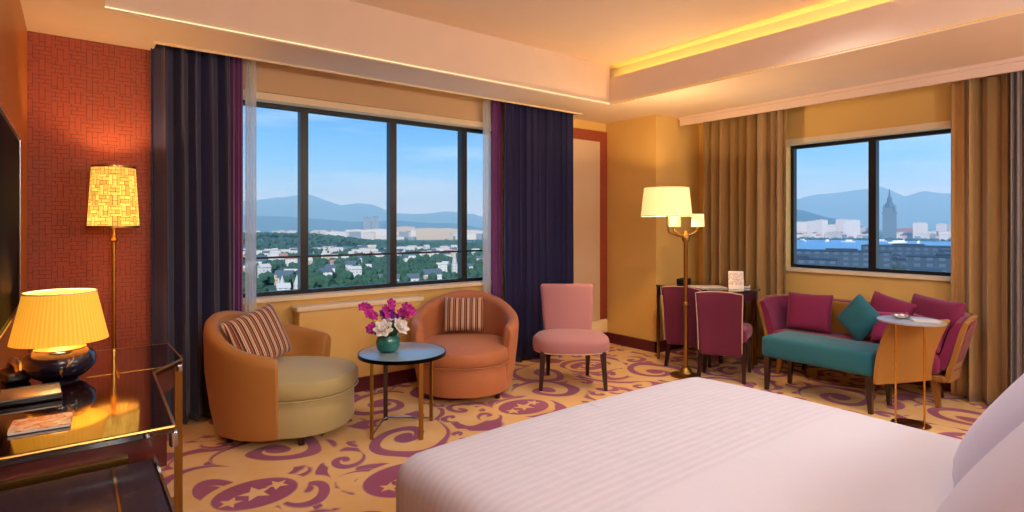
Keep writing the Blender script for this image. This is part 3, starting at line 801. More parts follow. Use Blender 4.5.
# ------------------------------------------------------------------ writing desk and chairs
WZ = .72
t = thing('writing_desk', 'glass-topped writing desk with dark drawer in front of the bronze curtain', 'desk', (4.78, 3.08, 0))
def roundrect(hx, hy, r, seg=8, which=(1,1,1,1)):
    P_ = []
    for k, (sx, sy) in enumerate(((1,-1),(1,1),(-1,1),(-1,-1))):
        rr = r if which[k] else .01
        for i in range(seg+1):
            a = -PI/2+k*PI/2+PI/2*i/seg
            P_.append((sx*(hx-rr)+rr*math.cos(a), sy*(hy-rr)+rr*math.sin(a)))
    return P_
P_ = roundrect(.31, .41, .22, 8, (1,0,0,1))
b = B(); prism(b, P_, WZ-.016, WZ); obj('glass_top', b, M('dark_glass_top').bsdf(lin('#3a3434'), .08, coat=1, metal=.3), t, ang=30)
b = B(); prism(b, roundrect(.285, .385, .2, 8, (1,0,0,1)), WZ-.10, WZ-.0165); obj('drawer', b, plain('plum_lacquer', '#3a1a28', .3), t, ang=30)
for x, y in ((-.29, .39), (.28, .39), (.22, -.32), (.10, -.36)):
    b = B(); taper(b, x, y, 0, WZ-.016 if y > 0 else WZ-.1, .01, .01); obj('leg', b, m_brass2, t, smooth=False)
def wchair(label, loc, rz):
    t = thing('desk_chair', label, 'chair', loc, rz, 'plum chairs at the writing desk')
    b = B()
    def bf(p):
        k = (p.z+.26)/.52; q = p.copy(); q.y += .05*k-.05*(1-(p.x/.21)**2)+.05; q.x *= .9+.1*k; return q
    rbox(b, (0, .17, .475), (.37, .06, .54), .025, (8,1,6), bf); obj('backrest', b, m_magdark, t, ang=60)
    b = B(); rbox(b, (0, -.06, .37), (.38, .42, .12), .04, (4,4,2)); obj('seat', b, m_mag, t, ang=60)
    b = B(); pts = [(-.172, .248, .25), (-.176, .272, .5), (-.186, .298, .735), (-.09, .262, .746), (0, .25, .748), (.09, .262, .746), (.186, .298, .735), (.176, .272, .5), (.172, .248, .25)]; tube(b, pts, .004, 6); obj('piping', b, m_welt, t)
    for sx in (-1, 1):
        b = B(); taper(b, sx*.17, -.21, 0, .31, .013, .02); obj('leg', b, m_darkwood, t, smooth=False)
        b = B(); taper(b, sx*.17, .13, 0, .31, .013, .02, sx*.01, .07); obj('leg', b, m_darkwood, t, smooth=False)
    return t
wchair('plum upholstered chair at the desk, nearer the settee', (4.46, 2.74, 0), math.radians(112))
wchair('plum upholstered chair at the desk, half hidden behind the brass lamp', (4.56, 3.12, 0), math.radians(101))
def dl(lat, dep): return (4.78+.79*lat+.613*dep, 2.96-.613*lat+.79*dep)
t = thing('tissue_box', 'small black box on the left end of the writing desk', 'box', (4.70, 3.33, WZ+.0005), .3)
b = B(); rbox(b, (0, 0, .03), (.14, .10, .058), .008, (1,1,1)); obj('body', b, m_black2, t)
b = B(); rbox(b, (0, 0, .062), (.07, .05, .008), .003, (1,1,1)); obj('lid', b, m_black2, t)
t = thing('open_folder', 'white folder lying open in the middle of the writing desk', 'folder', (4.66, 3.05, WZ+.0005), math.radians(-40))
b = B(); rbox(b, (-.08, 0, .004), (.155, .21, .007), .002, (1,1,1)); rbox(b, (.08, 0, .004), (.155, .21, .007), .002, (1,1,1)); obj('pages', b, m_paper, t)
b = B(); box(b, -.003, -.105, 0, .003, .105, .004); obj('spine', b, m_welt, t)
t = thing('menu_stand', 'tilted white information card standing on the writing desk', 'card stand', (4.72, 2.79, WZ+.0005), math.radians(-52))
cm = M('printed_card'); xx, yy, zz = cm.sep(cm.coord())
ln = ((zz*90).f('FRACT')-.5).f('GREATER_THAN', .12)*(cm.noise(cm.coord(), 90, 1)-.47).f('GREATER_THAN', 0)*(zz-.09).f('ABSOLUTE').f('LESS_THAN', .055)
b = B(); box(b, -.065, -.003, 0, .065, .003, .165, Matrix.Rotation(-.22, 4, 'X')); obj('card', b, cm.bsdf(cm.mix(ln, lin('#f0e8da'), lin('#b06a5a')), .5), t, smooth=False)
b = B(); box(b, -.03, .0, 0, .03, .05, .004); box(b, -.02, .045, 0, .02, .049, .1, Matrix.Rotation(-.0, 4, 'X')); obj('easel_leg', b, m_cream, t, smooth=False)
t = thing('notepad', 'white notepad beside the information card', 'notepad', (4.90, 2.84, WZ+.0005), .4)
b = B(); rbox(b, (0, 0, .009), (.10, .14, .017), .003, (1,1,1)); obj('pad', b, m_paper, t)
b = B(); tube(b, [(-.03, -.06, .022), (.02, .06, .022)], .004, 8); obj('pen', b, m_black2, t)

# ------------------------------------------------------------------ settee (local: back toward +x, faces -x, runs in y)
def ribbon(path, prof):
    """path: (x, y, nx, ny, scale) ; prof(i,k) -> list of (offset along normal, z)"""
    secs = []
    N = len(path)
    for i, (x, y, nx, ny) in enumerate(path):
        secs.append([Vector((x+nx*o, y+ny*o, z)) for o, z in prof(i/(N-1))])
    return secs
def upath(x0, xb, yh, r, n=8, m=8):
    """U: from the front of one arm round the back to the other; normals point outward"""
    P_ = []
    for i in range(n): k = i/n; P_.append((x0+(xb-r-x0)*k, yh, 0, 1))
    for i in range(m+1):
        a = PI/2-PI/2*i/m; P_.append((xb-r+r*math.cos(a), yh-r+r*math.sin(a), math.cos(a), math.sin(a)))
    for i in range(1, n*2): k = i/(n*2); P_.append((xb, (yh-r)*(1-2*k), 1, 0))
    for i in range(m+1):
        a = -PI/2*i/m; P_.append((xb-r+r*math.cos(a), -(yh-r)+r*math.sin(a), math.cos(a), math.sin(a)))
    for i in range(1, n+1): k = i/n; P_.append((xb-r+(x0-xb+r)*k, -yh, 0, -1))
    return P_
t = thing('settee', 'magenta settee with gold shell and curved arms under the harbour window', 'sofa', (4.82, 1.90, 0))
pth = upath(.0, .41, .655, .2)
def flare(k):
    e = abs(2*k-1)          # 1 at arm ends
    return .03+.07*min(1, max(0, (e-.22)/.3))
def zt(k):
    e = abs(2*k-1); return .66-.03*max(0, (e-.8)/.2)+.0
def outer(k):
    f_ = flare(k); z1 = zt(k)
    return [(0, .20), (.01, .28), (f_*.45, .42), (f_*.8, .56), (f_, z1-.01), (f_-.008, z1), (f_-.022, z1-.002), (f_-.03, z1-.02), (f_*.8-.028, .56), (f_*.45-.026, .42), (-.02, .28), (-.03, .20)]
b = B(); loft(b, ribbon(pth, outer)); obj('outer_shell', b, m_goldshell, t, ang=50)
def inner(k):
    f_ = flare(k); z1 = zt(k)-.008
    return [(f_-.031, z1-.012), (f_-.04, z1+.004), (f_-.07, z1+.0), (f_-.082, z1-.03), (f_*.8-.085, .56), (f_*.4-.085, .42), (-.085, .30), (-.032, .28), (f_*.45-.027, .42), (f_*.8-.029, .56)]
b = B(); loft(b, ribbon([(x, y, a, c) for x, y, a, c in pth], inner)); obj('inner_padding', b, m_mag, t, ang=50)
# red outer covering on both arms
for sgn in (1, -1):
    sub = [p for p in pth if p[1]*sgn > .3 and p[0] > .04]
    if sgn < 0: sub = sub
    N_ = len(pth)
    idx = [pth.index(p) for p in sub]
    secs = []
    for p, i in zip(sub, idx):
        k = i/(N_-1); f_ = flare(k); z1 = zt(k)-.035
        secs.append([Vector((p[0]+p[2]*o, p[1]+p[3]*o, z)) for o, z in ((.004+.001, .25), (.012+.002, .30), (f_*.45+.003, .42), (f_*.8+.003, .56), (f_-.001+.004, z1), (f_-.006, z1), (f_*.8-.01, .56), (f_*.45-.01, .42), (.0, .30), (-.01, .25))])
    b = B(); loft(b, secs); obj('arm_cover', b, m_wine, t, ang=50)
b = B(); rbox(b, (.17, 0, .315), (.42, 1.20, .15), .045, (4,8,2)); obj('seat_cushion', b, m_mag, t, ang=60)
b = B(); rbox(b, (.19, 0, .215), (.40, 1.26, .05), .015, (2,4,1)); obj('seat_rail', b, m_amberwood, t)
b = B(); rbox(b, (.318, .10, .51), (.03, .62, .28), .012, (1,4,2)); obj('back_panel', b, m_goldshell, t)
for sy in (-1, 1):
    b = B(); taper(b, .06, sy*.55, 0, .21, .014, .026, -.02, sy*.03); obj('leg', b, m_amberwood, t, smooth=False)
    b = B(); taper(b, .34, sy*.46, 0, .21, .014, .026, .03, sy*.05); obj('leg', b, m_darkwood, t, smooth=False)
SR = math.radians(-90)
cushion('square_cushion', 'magenta square cushion at the left end of the settee', .38, .34, .12, m_mag, (4.98, 2.27, .555), SR+.12, -.22)
cushion('square_cushion', 'teal cushion standing on its corner on the settee', .30, .30, .12, m_teal, (4.93, 1.86, .56), SR-.3, -.25, .62)
cushion('square_cushion', 'magenta cushion at the back right of the settee, left of the largest one', .34, .32, .11, m_mag, (5.06, 1.70, .59), SR-.1, -.18, .25)
cushion('square_cushion', 'large magenta cushion leaning in the right corner of the settee', .46, .38, .12, m_mag, (5.04, 1.40, .585), SR-.5, -.2, .05)
cushion('small_cushion', 'small magenta cushion behind the side table, right of the teal one', .27, .25, .10, fabric('bright_magenta_cloth', '#901c5c', .75, .1, 60, .2), (4.90, 1.64, .525), SR-.2, -.3, -.1)
cushion('small_cushion', 'small magenta cushion in front of the largest cushion', .27, .25, .10, fabric('bright_magenta_cloth', '#8a1852', .75, .1, 60, .2), (4.88, 1.40, .52), SR-.3, -.35, .1)

# ------------------------------------------------------------------ teal bench with curved gold end
t = thing('chaise_bench', 'teal upholstered bench with one curved gold end panel', 'bench', (4.49, 1.93, 0), math.radians(-1))
b = B(); rbox(b, (0, 0, .345), (.40, .80, .17), .035, (4,6,2)); obj('seat', b, m_teal, t, ang=60)
secs = []
for i in range(15):
    k = i/14; x = -.215+.43*k
    yy = -.405-.05*math.sin(PI*k*.5)-.13*k
    zt_ = .655-.0*k-.03*math.sin(PI*k)**2+.008*math.cos(k*9)
    L = []
    for j in range(9):
        q = j/8; z = .225+(zt_-.225)*q; L.append(Vector((x+.05*q*q*(k-.3), yy-.10*q*q, z)))
    R_ = [v+Vector((0, -.028, 0)) for v in L]
    top = [(L[-1]+R_[-1])/2+Vector((0, 0, .01))]
    secs.append(L+top+R_[::-1])
b = B(); loft(b, secs); obj('end_panel', b, m_goldshell, t, ang=50, mods=[('BEVEL', dict(width=.006, segments=2, limit_method='ANGLE', angle_limit=math.radians(60)))])
for x, y in ((-.16, .36), (.16, .34), (-.15, -.36), (.17, -.36)):
    b = B(); taper(b, x, y, 0, .27, .013, .022, 0, .01 if y > 0 else -.01); obj('leg', b, m_darkwood, t, smooth=False)

# small steel drink table
t = thing('drink_table', 'small round steel table on thin rods beside the teal bench', 'table', (4.31, 1.32, 0))
b = B(); lathe(b, [(.183, -.012), (.188, -.008), (.188, 0), (.183, .003), (0, .003)], 48, (0, 0, .68)); obj('table_top', b, plain('satin_steel', '#c4c8cc', .4, .6), t)
for dx, dy in ((-.05, .07), (.05, -.06)):
    b = B(); lathe(b, [(.006, .005), (.006, .668)], 10, (dx, dy, 0)); obj('leg', b, m_brass, t)
b = B(); lathe(b, [(.11, 0), (.11, .006), (.10, .009), (0, .009)], 40); obj('base', b, m_chrome, t)
t = thing('silver_dish', 'small silver dish on the steel drink table', 'dish', (4.33, 1.38, .6835))
b = B(); lathe(b, [(.03, 0), (.05, .008), (.055, .02), (.05, .02), (.045, .01), (0, .006)], 24); obj('bowl', b, m_silver, t)
b = B(); bmesh.ops.create_icosphere(b, subdivisions=2, radius=.012, matrix=Matrix.Translation((0, 0, .018))); obj('sweet', b, m_paper, t)
t = thing('small_booklet', 'thin white booklet lying on the steel drink table', 'booklet', (4.30, 1.24, .6835), .6)
b = B(); rbox(b, (0, 0, .005), (.09, .14, .009), .002, (1,1,1)); obj('pages', b, m_paper, t)
b = B(); box(b, -.045, -.07, .0093, .045, .07, .0103); obj('cover', b, plain('pale_cover', '#d8d4cc', .4), t, smooth=False)

# ------------------------------------------------------------------ bed
BX0, BX1, BY0, BY1 = .76, 2.33, -.95, 1.60
t = thing('bed', 'large bed with smooth white duvet in the foreground', 'bed', ((BX0+BX1)/2, (BY0+BY1)/2, 0))
hx, hy = (BX1-BX0)/2, (BY1-BY0)/2
b = B()
def df(p):
    n_ = mnoise.noise(Vector((p.x*1.6, p.y*1.6, p.z*2)))*.008
    q = p.copy()
    if p.z > .1: q.z += n_-.035*max(0, (abs(p.x)/hx)**4)*.5-.012*max(0, (p.y/hy))**6
    else:
        w = .006*math.sin(p.x*23)*math.sin(p.y*19+1)
        k = (.23-p.z)/.46
        q.x += math.copysign(w*k, p.x); q.y += w*k
    return q
rbox(b, (0, 0, .356), (2*hx, 2*hy, .542), .075, (40, 60, 8), df); obj('duvet', b, m_duvet, t, ang=70)
b = B(); rbox(b, (0, 0, .06), (2*hx-.1, 2*hy-.1, .1), .01, (1,1,1)); obj('bed_base', b, m_darkwood, t)
b = B(); rbox(b, (0, -hy-.04, .6), (2*hx+.3, .08, 1.2), .03, (4,1,4)); obj('headboard', b, m_goldshell, t)
# seam lines of the duvet
b = B()
pts = [(-.0+.0*i, hy-.09-i*.06, .6085) for i in range(30)]
tube(b, [(x, y, .6045+mnoise.noise(Vector((x*1.6, y*1.6, .52)))*.008+.016) for x, y, z in pts], .002, 6); obj('seam', b, m_duvet, t)
cushion('bed_pillow', 'white pillow leaning on the far side of the bed', .78, .50, .22, m_linen, (2.05, .25, .825), math.radians(172), -.6, group='bed pillows', cat='pillow')
cushion('bed_pillow', 'white pillow on the near side of the bed, lowest right in the photo', .70, .50, .22, m_linen, (1.29, .19, .815), math.radians(184), -.6, group='bed pillows', cat='pillow')

# ------------------------------------------------------------------ the city outside
GZ = -60
def pol(az, D, z=GZ):
    a = math.radians(az); return Vector((D*math.cos(a), D*math.sin(a), z))
def land_mat():
    t = M('wooded_ground'); n = t.noise(t.coord(), .012, 5, .6); n2 = t.noise(t.coord(), .06, 4, .7)
    c = t.ramp(n, [(.35, lin('#2b4a3c')), (.5, lin('#38584a')), (.62, lin('#8a9a90')), (.7, lin('#3c5c4c'))])
    return t.bsdf(t.mix(n2, c, lin('#2a4438')), .95, spec=.1)
m_land = land_mat()
m_tree = plain('tree_foliage', '#33503f', .95, spec=.1)
m_water = M('harbour_water').bsdf(lin('#4a86b4'), .4, spec=.5)
m_mount = plain('mountain_forest', '#3a5560', .95, spec=.05)
def facade(name, wall, win, sx=4.2, sz=3.3, spread=0.12):
    t = M(name); x, y, z = t.sep(t.coord('Object'))
    g = t.n('ShaderNodeNewGeometry'); nx, ny, nz = t.sep(g.outputs['Normal'])
    def grid(v, s_): return ((v/s_).f('FRACT')-.5).f('ABSOLUTE').f('LESS_THAN', .25)
    w = grid(x+y, sx)*grid(z, sz)*(nz.f('ABSOLUTE').f('LESS_THAN', .5))
    return t.bsdf(t.mix(w*.7, lin(wall), lin(win)), .8)
m_fac = [facade('white_facade', '#c0bcb6', '#66727c'), facade('cream_facade', '#b8a890', '#6a6864'), facade('grey_facade', '#7c868e', '#465662'), facade('brick_facade', '#96604e', '#544040'), facade('pale_facade', '#c8c6c2', '#7c848c')]
m_roofs = [plain('roof_dark', '#1c3044', .8), plain('roof_terracotta', '#966a5c', .8), plain('roof_pale', '#aaa8a4', .8), plain('roof_slate', '#42525e', .8)]
m_waterfront = facade('blue_grey_facade', '#33485e', '#54697e', 11, 7)
# land, with a harbour cut out on the right
b = B(); N_ = 60
def shore(az): return 1150+60*math.sin(az*.9)
ring = [pol(a, 150) for a in range(-5, 101, 3)]
land_in = B()
prev = None
for i, az in enumerate([-5+k*1.5 for k in range(71)]):
    far = 15000 if az > 38 else shore(az)
    v = (b.verts.new(pol(az, 60)), b.verts.new(pol(az, far*.5)), b.verts.new(pol(az, far)))
    if prev:
        b.faces.new((prev[0], prev[1], v[1], v[0])); b.faces.new((prev[1], prev[2], v[2], v[1]))
    prev = v
prev = None
for i, az in enumerate([-5+k*1.5 for k in range(30)]):
    v = (b.verts.new(pol(az, 2750+80*math.sin(az*.7), GZ+1)), b.verts.new(pol(az, 15000)))
    if prev: b.faces.new((prev[0], prev[1], v[1], v[0]))
    prev = v
land_in.free()
struct('ground_land', b, m_land, smooth=False, label='wooded land and far shore seen from the windows')
b = B(); prev = None
for az in [-5+k*3 for k in range(16)]:
    v = (b.verts.new(pol(az, 900, GZ-1)), b.verts.new(pol(az, 3200, GZ-1)))
    if prev: b.faces.new((prev[0], prev[1], v[1], v[0]))
    prev = v
struct('ground_harbour', b, m_water, smooth=False, label='blue harbour water beyond the right window')

def interp(tab, v):
    if v <= tab[0][0]: return tab[0][1]
    for (a, p), (c, q) in zip(tab, tab[1:]):
        if v <= c:
            k = (v-a)/(c-a); return p+(q-p)*k
    return tab[-1][1]
def ridge_mesh(name, label, az0, az1, D0, D1, tab, seed, m, rough=1, step=.25, kindname='mountain'):
    """heightfield between D0 and D1, crest in the middle; tab: azimuth -> crest height above the ground"""
    b = B(); rows = []; NR = 14; n = int((az1-az0)/step)
    for j in range(NR+1):
        D = D0+(D1-D0)*j/NR; e = math.sin(PI*j/NR)**1.1; row = []
        for i in range(n+1):
            az = az0+(az1-az0)*i/n; p = pol(az, D)
            h = interp(tab, az)
            f_ = mnoise.fractal(Vector((p.x/1400, p.y/1400, seed)), 1, 2, 6)
            edge_ = min(1, (az-az0)/4, (az1-az)/4) if name != 'far' else 1
            row.append(b.verts.new((p.x, p.y, GZ-5+max(0, h*e*(1+.13*rough*f_))*max(.0, edge_))))
        rows.append(row)
    for r0, r1 in zip(rows, rows[1:]):
        for i in range(n): b.faces.new((r0[i], r0[i+1], r1[i+1], r1[i]))
    return tag(obj(name, b, m, ang=180), label, 'mountain')
ridge_mesh('mountain_range', 'blue mountain range with the high peak behind the wide window', 52, 96, 10500, 15500,
           [(52, 280), (56, 300), (59, 380), (62, 330), (64, 340), (66, 520), (67.5, 560), (69, 520), (71, 660), (72.2, 730), (74, 640), (77, 540), (80, 480), (90, 400)], 1.3, m_mount)
ridge_mesh('mountain_range', 'blue mountains behind the tower across the harbour', 2, 34, 10500, 15500,
           [(2, 560), (12, 640), (15, 620), (16.2, 680), (17.5, 600), (19, 760), (20.5, 740), (24, 700), (26, 560), (32, 500)], 4.1, m_mount)
ridge_mesh('hill_ridge', 'low dark hill behind the white blocks across the harbour', 18, 36, 4300, 5600, [(18, 40), (20, 90), (23, 130), (25, 190), (27, 220), (36, 200)], 2.2, m_mount, .6)
ridge_mesh('hill_ridge', 'low blue hills in front of the high peak', 54, 92, 6500, 8500, [(54, 80), (60, 90), (64, 130), (68, 110), (74, 170), (80, 190), (92, 190)], 7.7, m_mount, .8)
ridge_mesh('wooded_hill', 'low wooded hill in the middle of the city behind the wide window', 64, 90, 1250, 2000, [(64, 0), (68, 22), (72, 34), (77, 36), (84, 30), (90, 25)], 9.1, m_land, 1.4)

rnd = random.Random(11)
placed = []
def block(name, label, cat, group, az, D, w, d, h, fm, rm, roof='flat', base=GZ, rz=None):
    rr = (w+d)*.36; q = pol(az, D)
    for k in range(14):
        if all((q-o_).length > rr+r_ for o_, r_ in placed): break
        D += 18 if D < 2300 else 60
        q = pol(az, D)
    placed.append((q, rr))
    p = pol(az, D, base)
    t = thing(name, label, cat, p, math.radians(az)+(rnd.uniform(-.5, .5) if rz is None else rz), group)
    b = B(); box(b, -d/2, -w/2, 0, d/2, w/2, h); obj('walls', b, fm, t, smooth=False)
    b = B()
    if roof == 'flat': box(b, -d/2-.3, -w/2-.3, h, d/2+.3, w/2+.3, h+1.2); box(b, -d/4, -w/6, h+1.2, d/4, w/6, h+3.6)
    else:
        vs = [b.verts.new(v) for v in ((-d/2-.5, -w/2-.5, h), (d/2+.5, -w/2-.5, h), (d/2+.5, w/2+.5, h), (-d/2-.5, w/2+.5, h), (0, -w/2-.5, h+d*.42), (0, w/2+.5, h+d*.42))]
        for f_ in ((0,1,4), (1,2,5,4), (2,3,5), (3,0,4,5), (0,3,2,1)): b.faces.new([vs[i] for i in f_])
    obj('roof', b, rm, t, smooth=False)
    return t
# white city band behind the woods (left window)
for k in range(120):
    az = rnd.uniform(54.5, 79); D = rnd.uniform(2350, 3400)
    block('distant_block', 'pale block in the city band between the woods and the mountains', 'building', 'city band behind the wide window', az, D, rnd.uniform(15, 50), rnd.uniform(15, 30), rnd.uniform(8, 34), rnd.choice([m_fac[2], m_fac[0], m_fac[4], m_fac[1], m_fac[4]]), m_roofs[2])
for az, w, h in ((65.4, 110, 42), (62.9, 110, 50), (61.5, 70, 40), (60.4, 120, 46), (58.6, 90, 44), (69.5, 80, 34), (56.6, 90, 34), (67.6, 90, 40)):
    block('apartment_slab', 'long cream apartment slab in the distant city band', 'building', 'long slabs in the city band', az, 2400+rnd.uniform(-60, 60), w, 18, h, m_fac[1] if h > 43 else m_fac[4], m_roofs[2], rz=rnd.uniform(-.1, .1))
block('tower_block', 'left one of two grey tower blocks above the distant city', 'building', None, 66.55, 2900, 34, 25, 98, m_fac[2], m_roofs[3], rz=0)
block('tower_block', 'right one of two grey tower blocks above the distant city', 'building', None, 65.75, 2900, 34, 25, 104, m_fac[2], m_roofs[3], rz=0)
# houses among the trees
for k in range(90):
    az = rnd.uniform(54.5, 79); D = 480+900*rnd.random()**.8
    block('town_house', 'pale house with a pitched roof among the trees below the wide window', 'house', 'houses among the trees', az, D, rnd.uniform(8, 19), rnd.uniform(7, 12), rnd.uniform(8, 13), rnd.choice([m_fac[4], m_fac[1], m_fac[0], m_fac[4]]), rnd.choice([m_roofs[2], m_roofs[2], m_roofs[2], m_roofs[1], m_roofs[3], m_roofs[3]]), 'gable')
for az, D, w in ((73.3, 1180, 70), (70.2, 1230, 90), (67.0, 1120, 60), (75.5, 1210, 60), (62.2, 1130, 90), (58.8, 1190, 70)):
    block('white_hall', 'long white low building across the woods below the wide window', 'building', 'long low white buildings', az, D, w*.7, 16, 11, m_fac[4], m_roofs[2], rz=0)
for az, D, lab in ((74.3, 520, 'white church spire, left of the pair near the window bottom'), (73.0, 525, 'white church spire, right of the pair near the window bottom'), (58.0, 640, 'tall slim white spire at the right of the wide window')):
    p = pol(az, D); t = thing('church_spire', lab, 'spire', p, 0)
    hh = 16 if D < 600 else 30
    b = B(); box(b, -2.3, -2.3, 0, 2.3, 2.3, hh*.6); obj('tower', b, m_fac[4], t, smooth=False)
    b = B(); lathe(b, [(3.1, hh*.6), (0.1, hh*1.15), (0, hh*1.15)], 8); obj('spire', b, m_roofs[2], t, smooth=False)
# trees: nearest ones single, the rest as woodland
def tree_bm(seed):
    b = B(); r = random.Random(seed)
    for k in range(5):
        bmesh.ops.create_icosphere(b, subdivisions=1, radius=r.uniform(2.6, 4.2), matrix=Matrix.Translation((r.uniform(-2.4, 2.4), r.uniform(-2.4, 2.4), 5+r.uniform(-1, 4))))
    return b
protos = []
for k in range(3):
    t = thing('city_tree', 'round green tree in the wood below the wide window', 'tree', pol(60+k*5, 470), 0, 'trees below the wide window')
    obj('crown', tree_bm(k), m_tree, t); b = B(); tube(b, [(0, 0, -2), (0, 0, 5)], .4, 6); obj('trunk', b, m_darkwood, t); protos.append(t)
for k in range(190):
    az = rnd.uniform(54, 79.5); D = 430+480*rnd.random()
    c = dup(protos[k % 3], pol(az, D, GZ-1), rnd.uniform(0, 6)); s_ = rnd.uniform(.8, 1.5); c.scale = (s_, s_, s_)
b = B()
tmpl = B(); bmesh.ops.create_icosphere(tmpl, subdivisions=1, radius=1)
tv = [v.co.copy() for v in tmpl.verts]; tf = [[v.index for v in f.verts] for f in tmpl.faces]; tmpl.free()
def blob(b, p, r):
    vs = [b.verts.new((p.x+v.x*r*rnd.uniform(.8, 1.2), p.y+v.y*r*rnd.uniform(.8, 1.2), p.z+v.z*r*rnd.uniform(.6, 1))) for v in tv]
    for f_ in tf: b.faces.new([vs[i] for i in f_])
for k in range(3600):
    az = rnd.uniform(53, 80.5); D = 500+1500*rnd.random()**.9
    n_ = mnoise.noise(Vector((az*.45, D/160, 0)))
    if n_ < -.18: continue
    z = GZ+3
    if 1250 < D < 2000 and 64 < az: z += interp([(64, 0), (68, 22), (72, 34), (77, 36), (84, 30)], az)*math.sin(PI*(D-1250)/750)**1.1*.95
    blob(b, pol(az, D, z), rnd.uniform(4.5, 8.5))
tag(obj('woodland', b, m_tree), 'dark green woodland between the houses and the far city', 'trees', None, 'stuff')
# harbour side (right window)
for k in range(30):
    az = rnd.uniform(12, 29); D = rnd.uniform(2800, 3200)
    block('harbour_block', 'pale block on the far shore of the harbour', 'building', 'blocks on the far shore', az, D, rnd.uniform(25, 60), 25, rnd.uniform(14, 34), rnd.choice([m_fac[0], m_fac[4], m_fac[1]]), m_roofs[2])
for az, w, h, f_ in ((25.2, 120, 75, 4), (24.1, 60, 78, 0), (23.5, 50, 85, 4), (22.6, 90, 62, 4), (21.9, 60, 88, 0), (21.2, 60, 82, 4), (26.4, 80, 60, 4), (20.3, 60, 48, 1), (15.0, 40, 66, 0), (14.0, 60, 60, 1), (16.4, 50, 70, 4)):
    block('white_high_rise', 'white high-rise on the far shore of the harbour', 'building', 'white high-rises on the far shore', az, 2850+rnd.uniform(-50, 80), w, 30, h, m_fac[f_], m_roofs[2], rz=0)
block('brick_hall', 'long red brick hall to the right of the tall tower', 'building', None, 17.2, 2900, 105, 26, 44, m_fac[3], m_roofs[1], rz=0)
for k in range(60):
    az = rnd.uniform(12.5, 27.5)
    if 17.9 < az < 19.1: continue
    block('quay_building', 'small warm-toned building along the far quay of the harbour', 'building', 'small buildings along the far quay', az, rnd.uniform(2752, 2790), rnd.uniform(12, 34), 12, rnd.uniform(6, 26), rnd.choice([m_fac[0], m_fac[1], m_fac[4], m_fac[3], m_fac[2]]), rnd.choice([m_roofs[1], m_roofs[2], m_roofs[3]]), 'gable', rz=0)
# tall spired tower
p = pol(18.5, 2820); t = thing('spired_tower', 'tall grey spired tower across the harbour', 'tower', p, math.radians(18.5))
tm = facade('tower_stone', '#5a6a70', '#37464e', 6, 8)
b = B(); box(b, -22, -24, 0, 22, 24, 112); obj('shaft', b, tm, t, smooth=False)
b = B(); box(b, -16, -19, 112, 16, 19, 132); box(b, -25, -27, 108, 25, 27, 113); obj('belfry', b, tm, t, smooth=False)
b = B(); lathe(b, [(17, 132), (15, 150), (9, 156), (8, 172), (4, 180), (1, 212), (0, 212)], 8); obj('spire', b, m_roofs[3], t, smooth=False)
for sx in (-1, 1):
    for sy in (-1, 1):
        b = B(); lathe(b, [(5, 112), (5, 134), (0, 148)], 6, (sx*17, sy*19, 0)); obj('pinnacle', b, tm, t, smooth=False)
# dark roofs of the near waterfront
for az, D, w, d, h in ((25.6, 780, 90, 40, 20), (22.0, 860, 110, 45, 26), (19.9, 800, 70, 40, 18), (17.2, 850, 120, 50, 28), (14.4, 790, 80, 50, 26), (23.8, 690, 80, 40, 13), (20.9, 640, 70, 40, 12), (18.6, 680, 60, 40, 15), (16.0, 650, 70, 40, 16), (13.6, 650, 70, 40, 14), (12, 850, 100, 50, 26), (27.5, 850, 90, 50, 24)):
    block('waterfront_building', 'dark-roofed waterfront building on the near side of the harbour', 'building', 'waterfront buildings on the near shore', az, D, w, d, h, m_waterfront, m_roofs[0], rz=rnd.uniform(-.15, .15))
b = B()
for k in range(420):
    az = rnd.uniform(11, 29); D = rnd.choice([rnd.uniform(520, 1120), rnd.uniform(2770, 2840)])
    if D > 2000: blob(b, pol(az, D-60, GZ+3), rnd.uniform(5, 10))
    else: blob(b, pol(az, D, GZ+3), rnd.uniform(4, 8))
tag(obj('shore_trees', b, m_tree), 'dark trees along both shores of the harbour', 'trees', None, 'stuff')
for k in range(9):
    az = rnd.uniform(13.5, 20) if k < 6 else rnd.uniform(20, 26); D = rnd.uniform(2300, 2650); t = thing('harbour_boat', 'white boat moored on the harbour water', 'boat', pol(az, D, GZ-1), rnd.uniform(0, 3), 'boats on the harbour')
    b = B(); L_ = rnd.uniform(16, 30)
    loft(b, [[Vector((x, -w_, 4)), Vector((x, -w_*.6, -.5)), Vector((x, w_*.6, -.5)), Vector((x, w_, 4))] for x, w_ in ((-L_, 3), (0, 4.5), (L_*.7, 3), (L_, .3))]); obj('hull', b, m_petalw, t)
    b = B(); box(b, -L_*.6, -2.5, 4, L_*.3, 2.5, 9); obj('cabin', b, m_petalw, t, smooth=False)

# the air over the city: one body of thin haze between the near trees and the mountains
hz = M('city_haze'); vs_ = hz.n('ShaderNodeVolumeScatter'); vs_.inputs['Color'].default_value = (.42, .76, 1, 1); vs_.inputs['Density'].default_value = 1.5e-4; vs_.inputs['Anisotropy'].default_value = .1
hz.l(vs_.outputs[0], hz.out.inputs['Volume'])
b = B(); prism(b, [tuple(pol(a, 430)[:2]) for a in range(104, -12, -4)]+[tuple(pol(a, 17000)[:2]) for a in range(-8, 105, 4)], GZ-8, 850)
o = tag(obj('city_haze', b, hz.m, smooth=False), 'thin blue haze hanging over the city and hiding the mountains', 'haze', None, 'stuff')

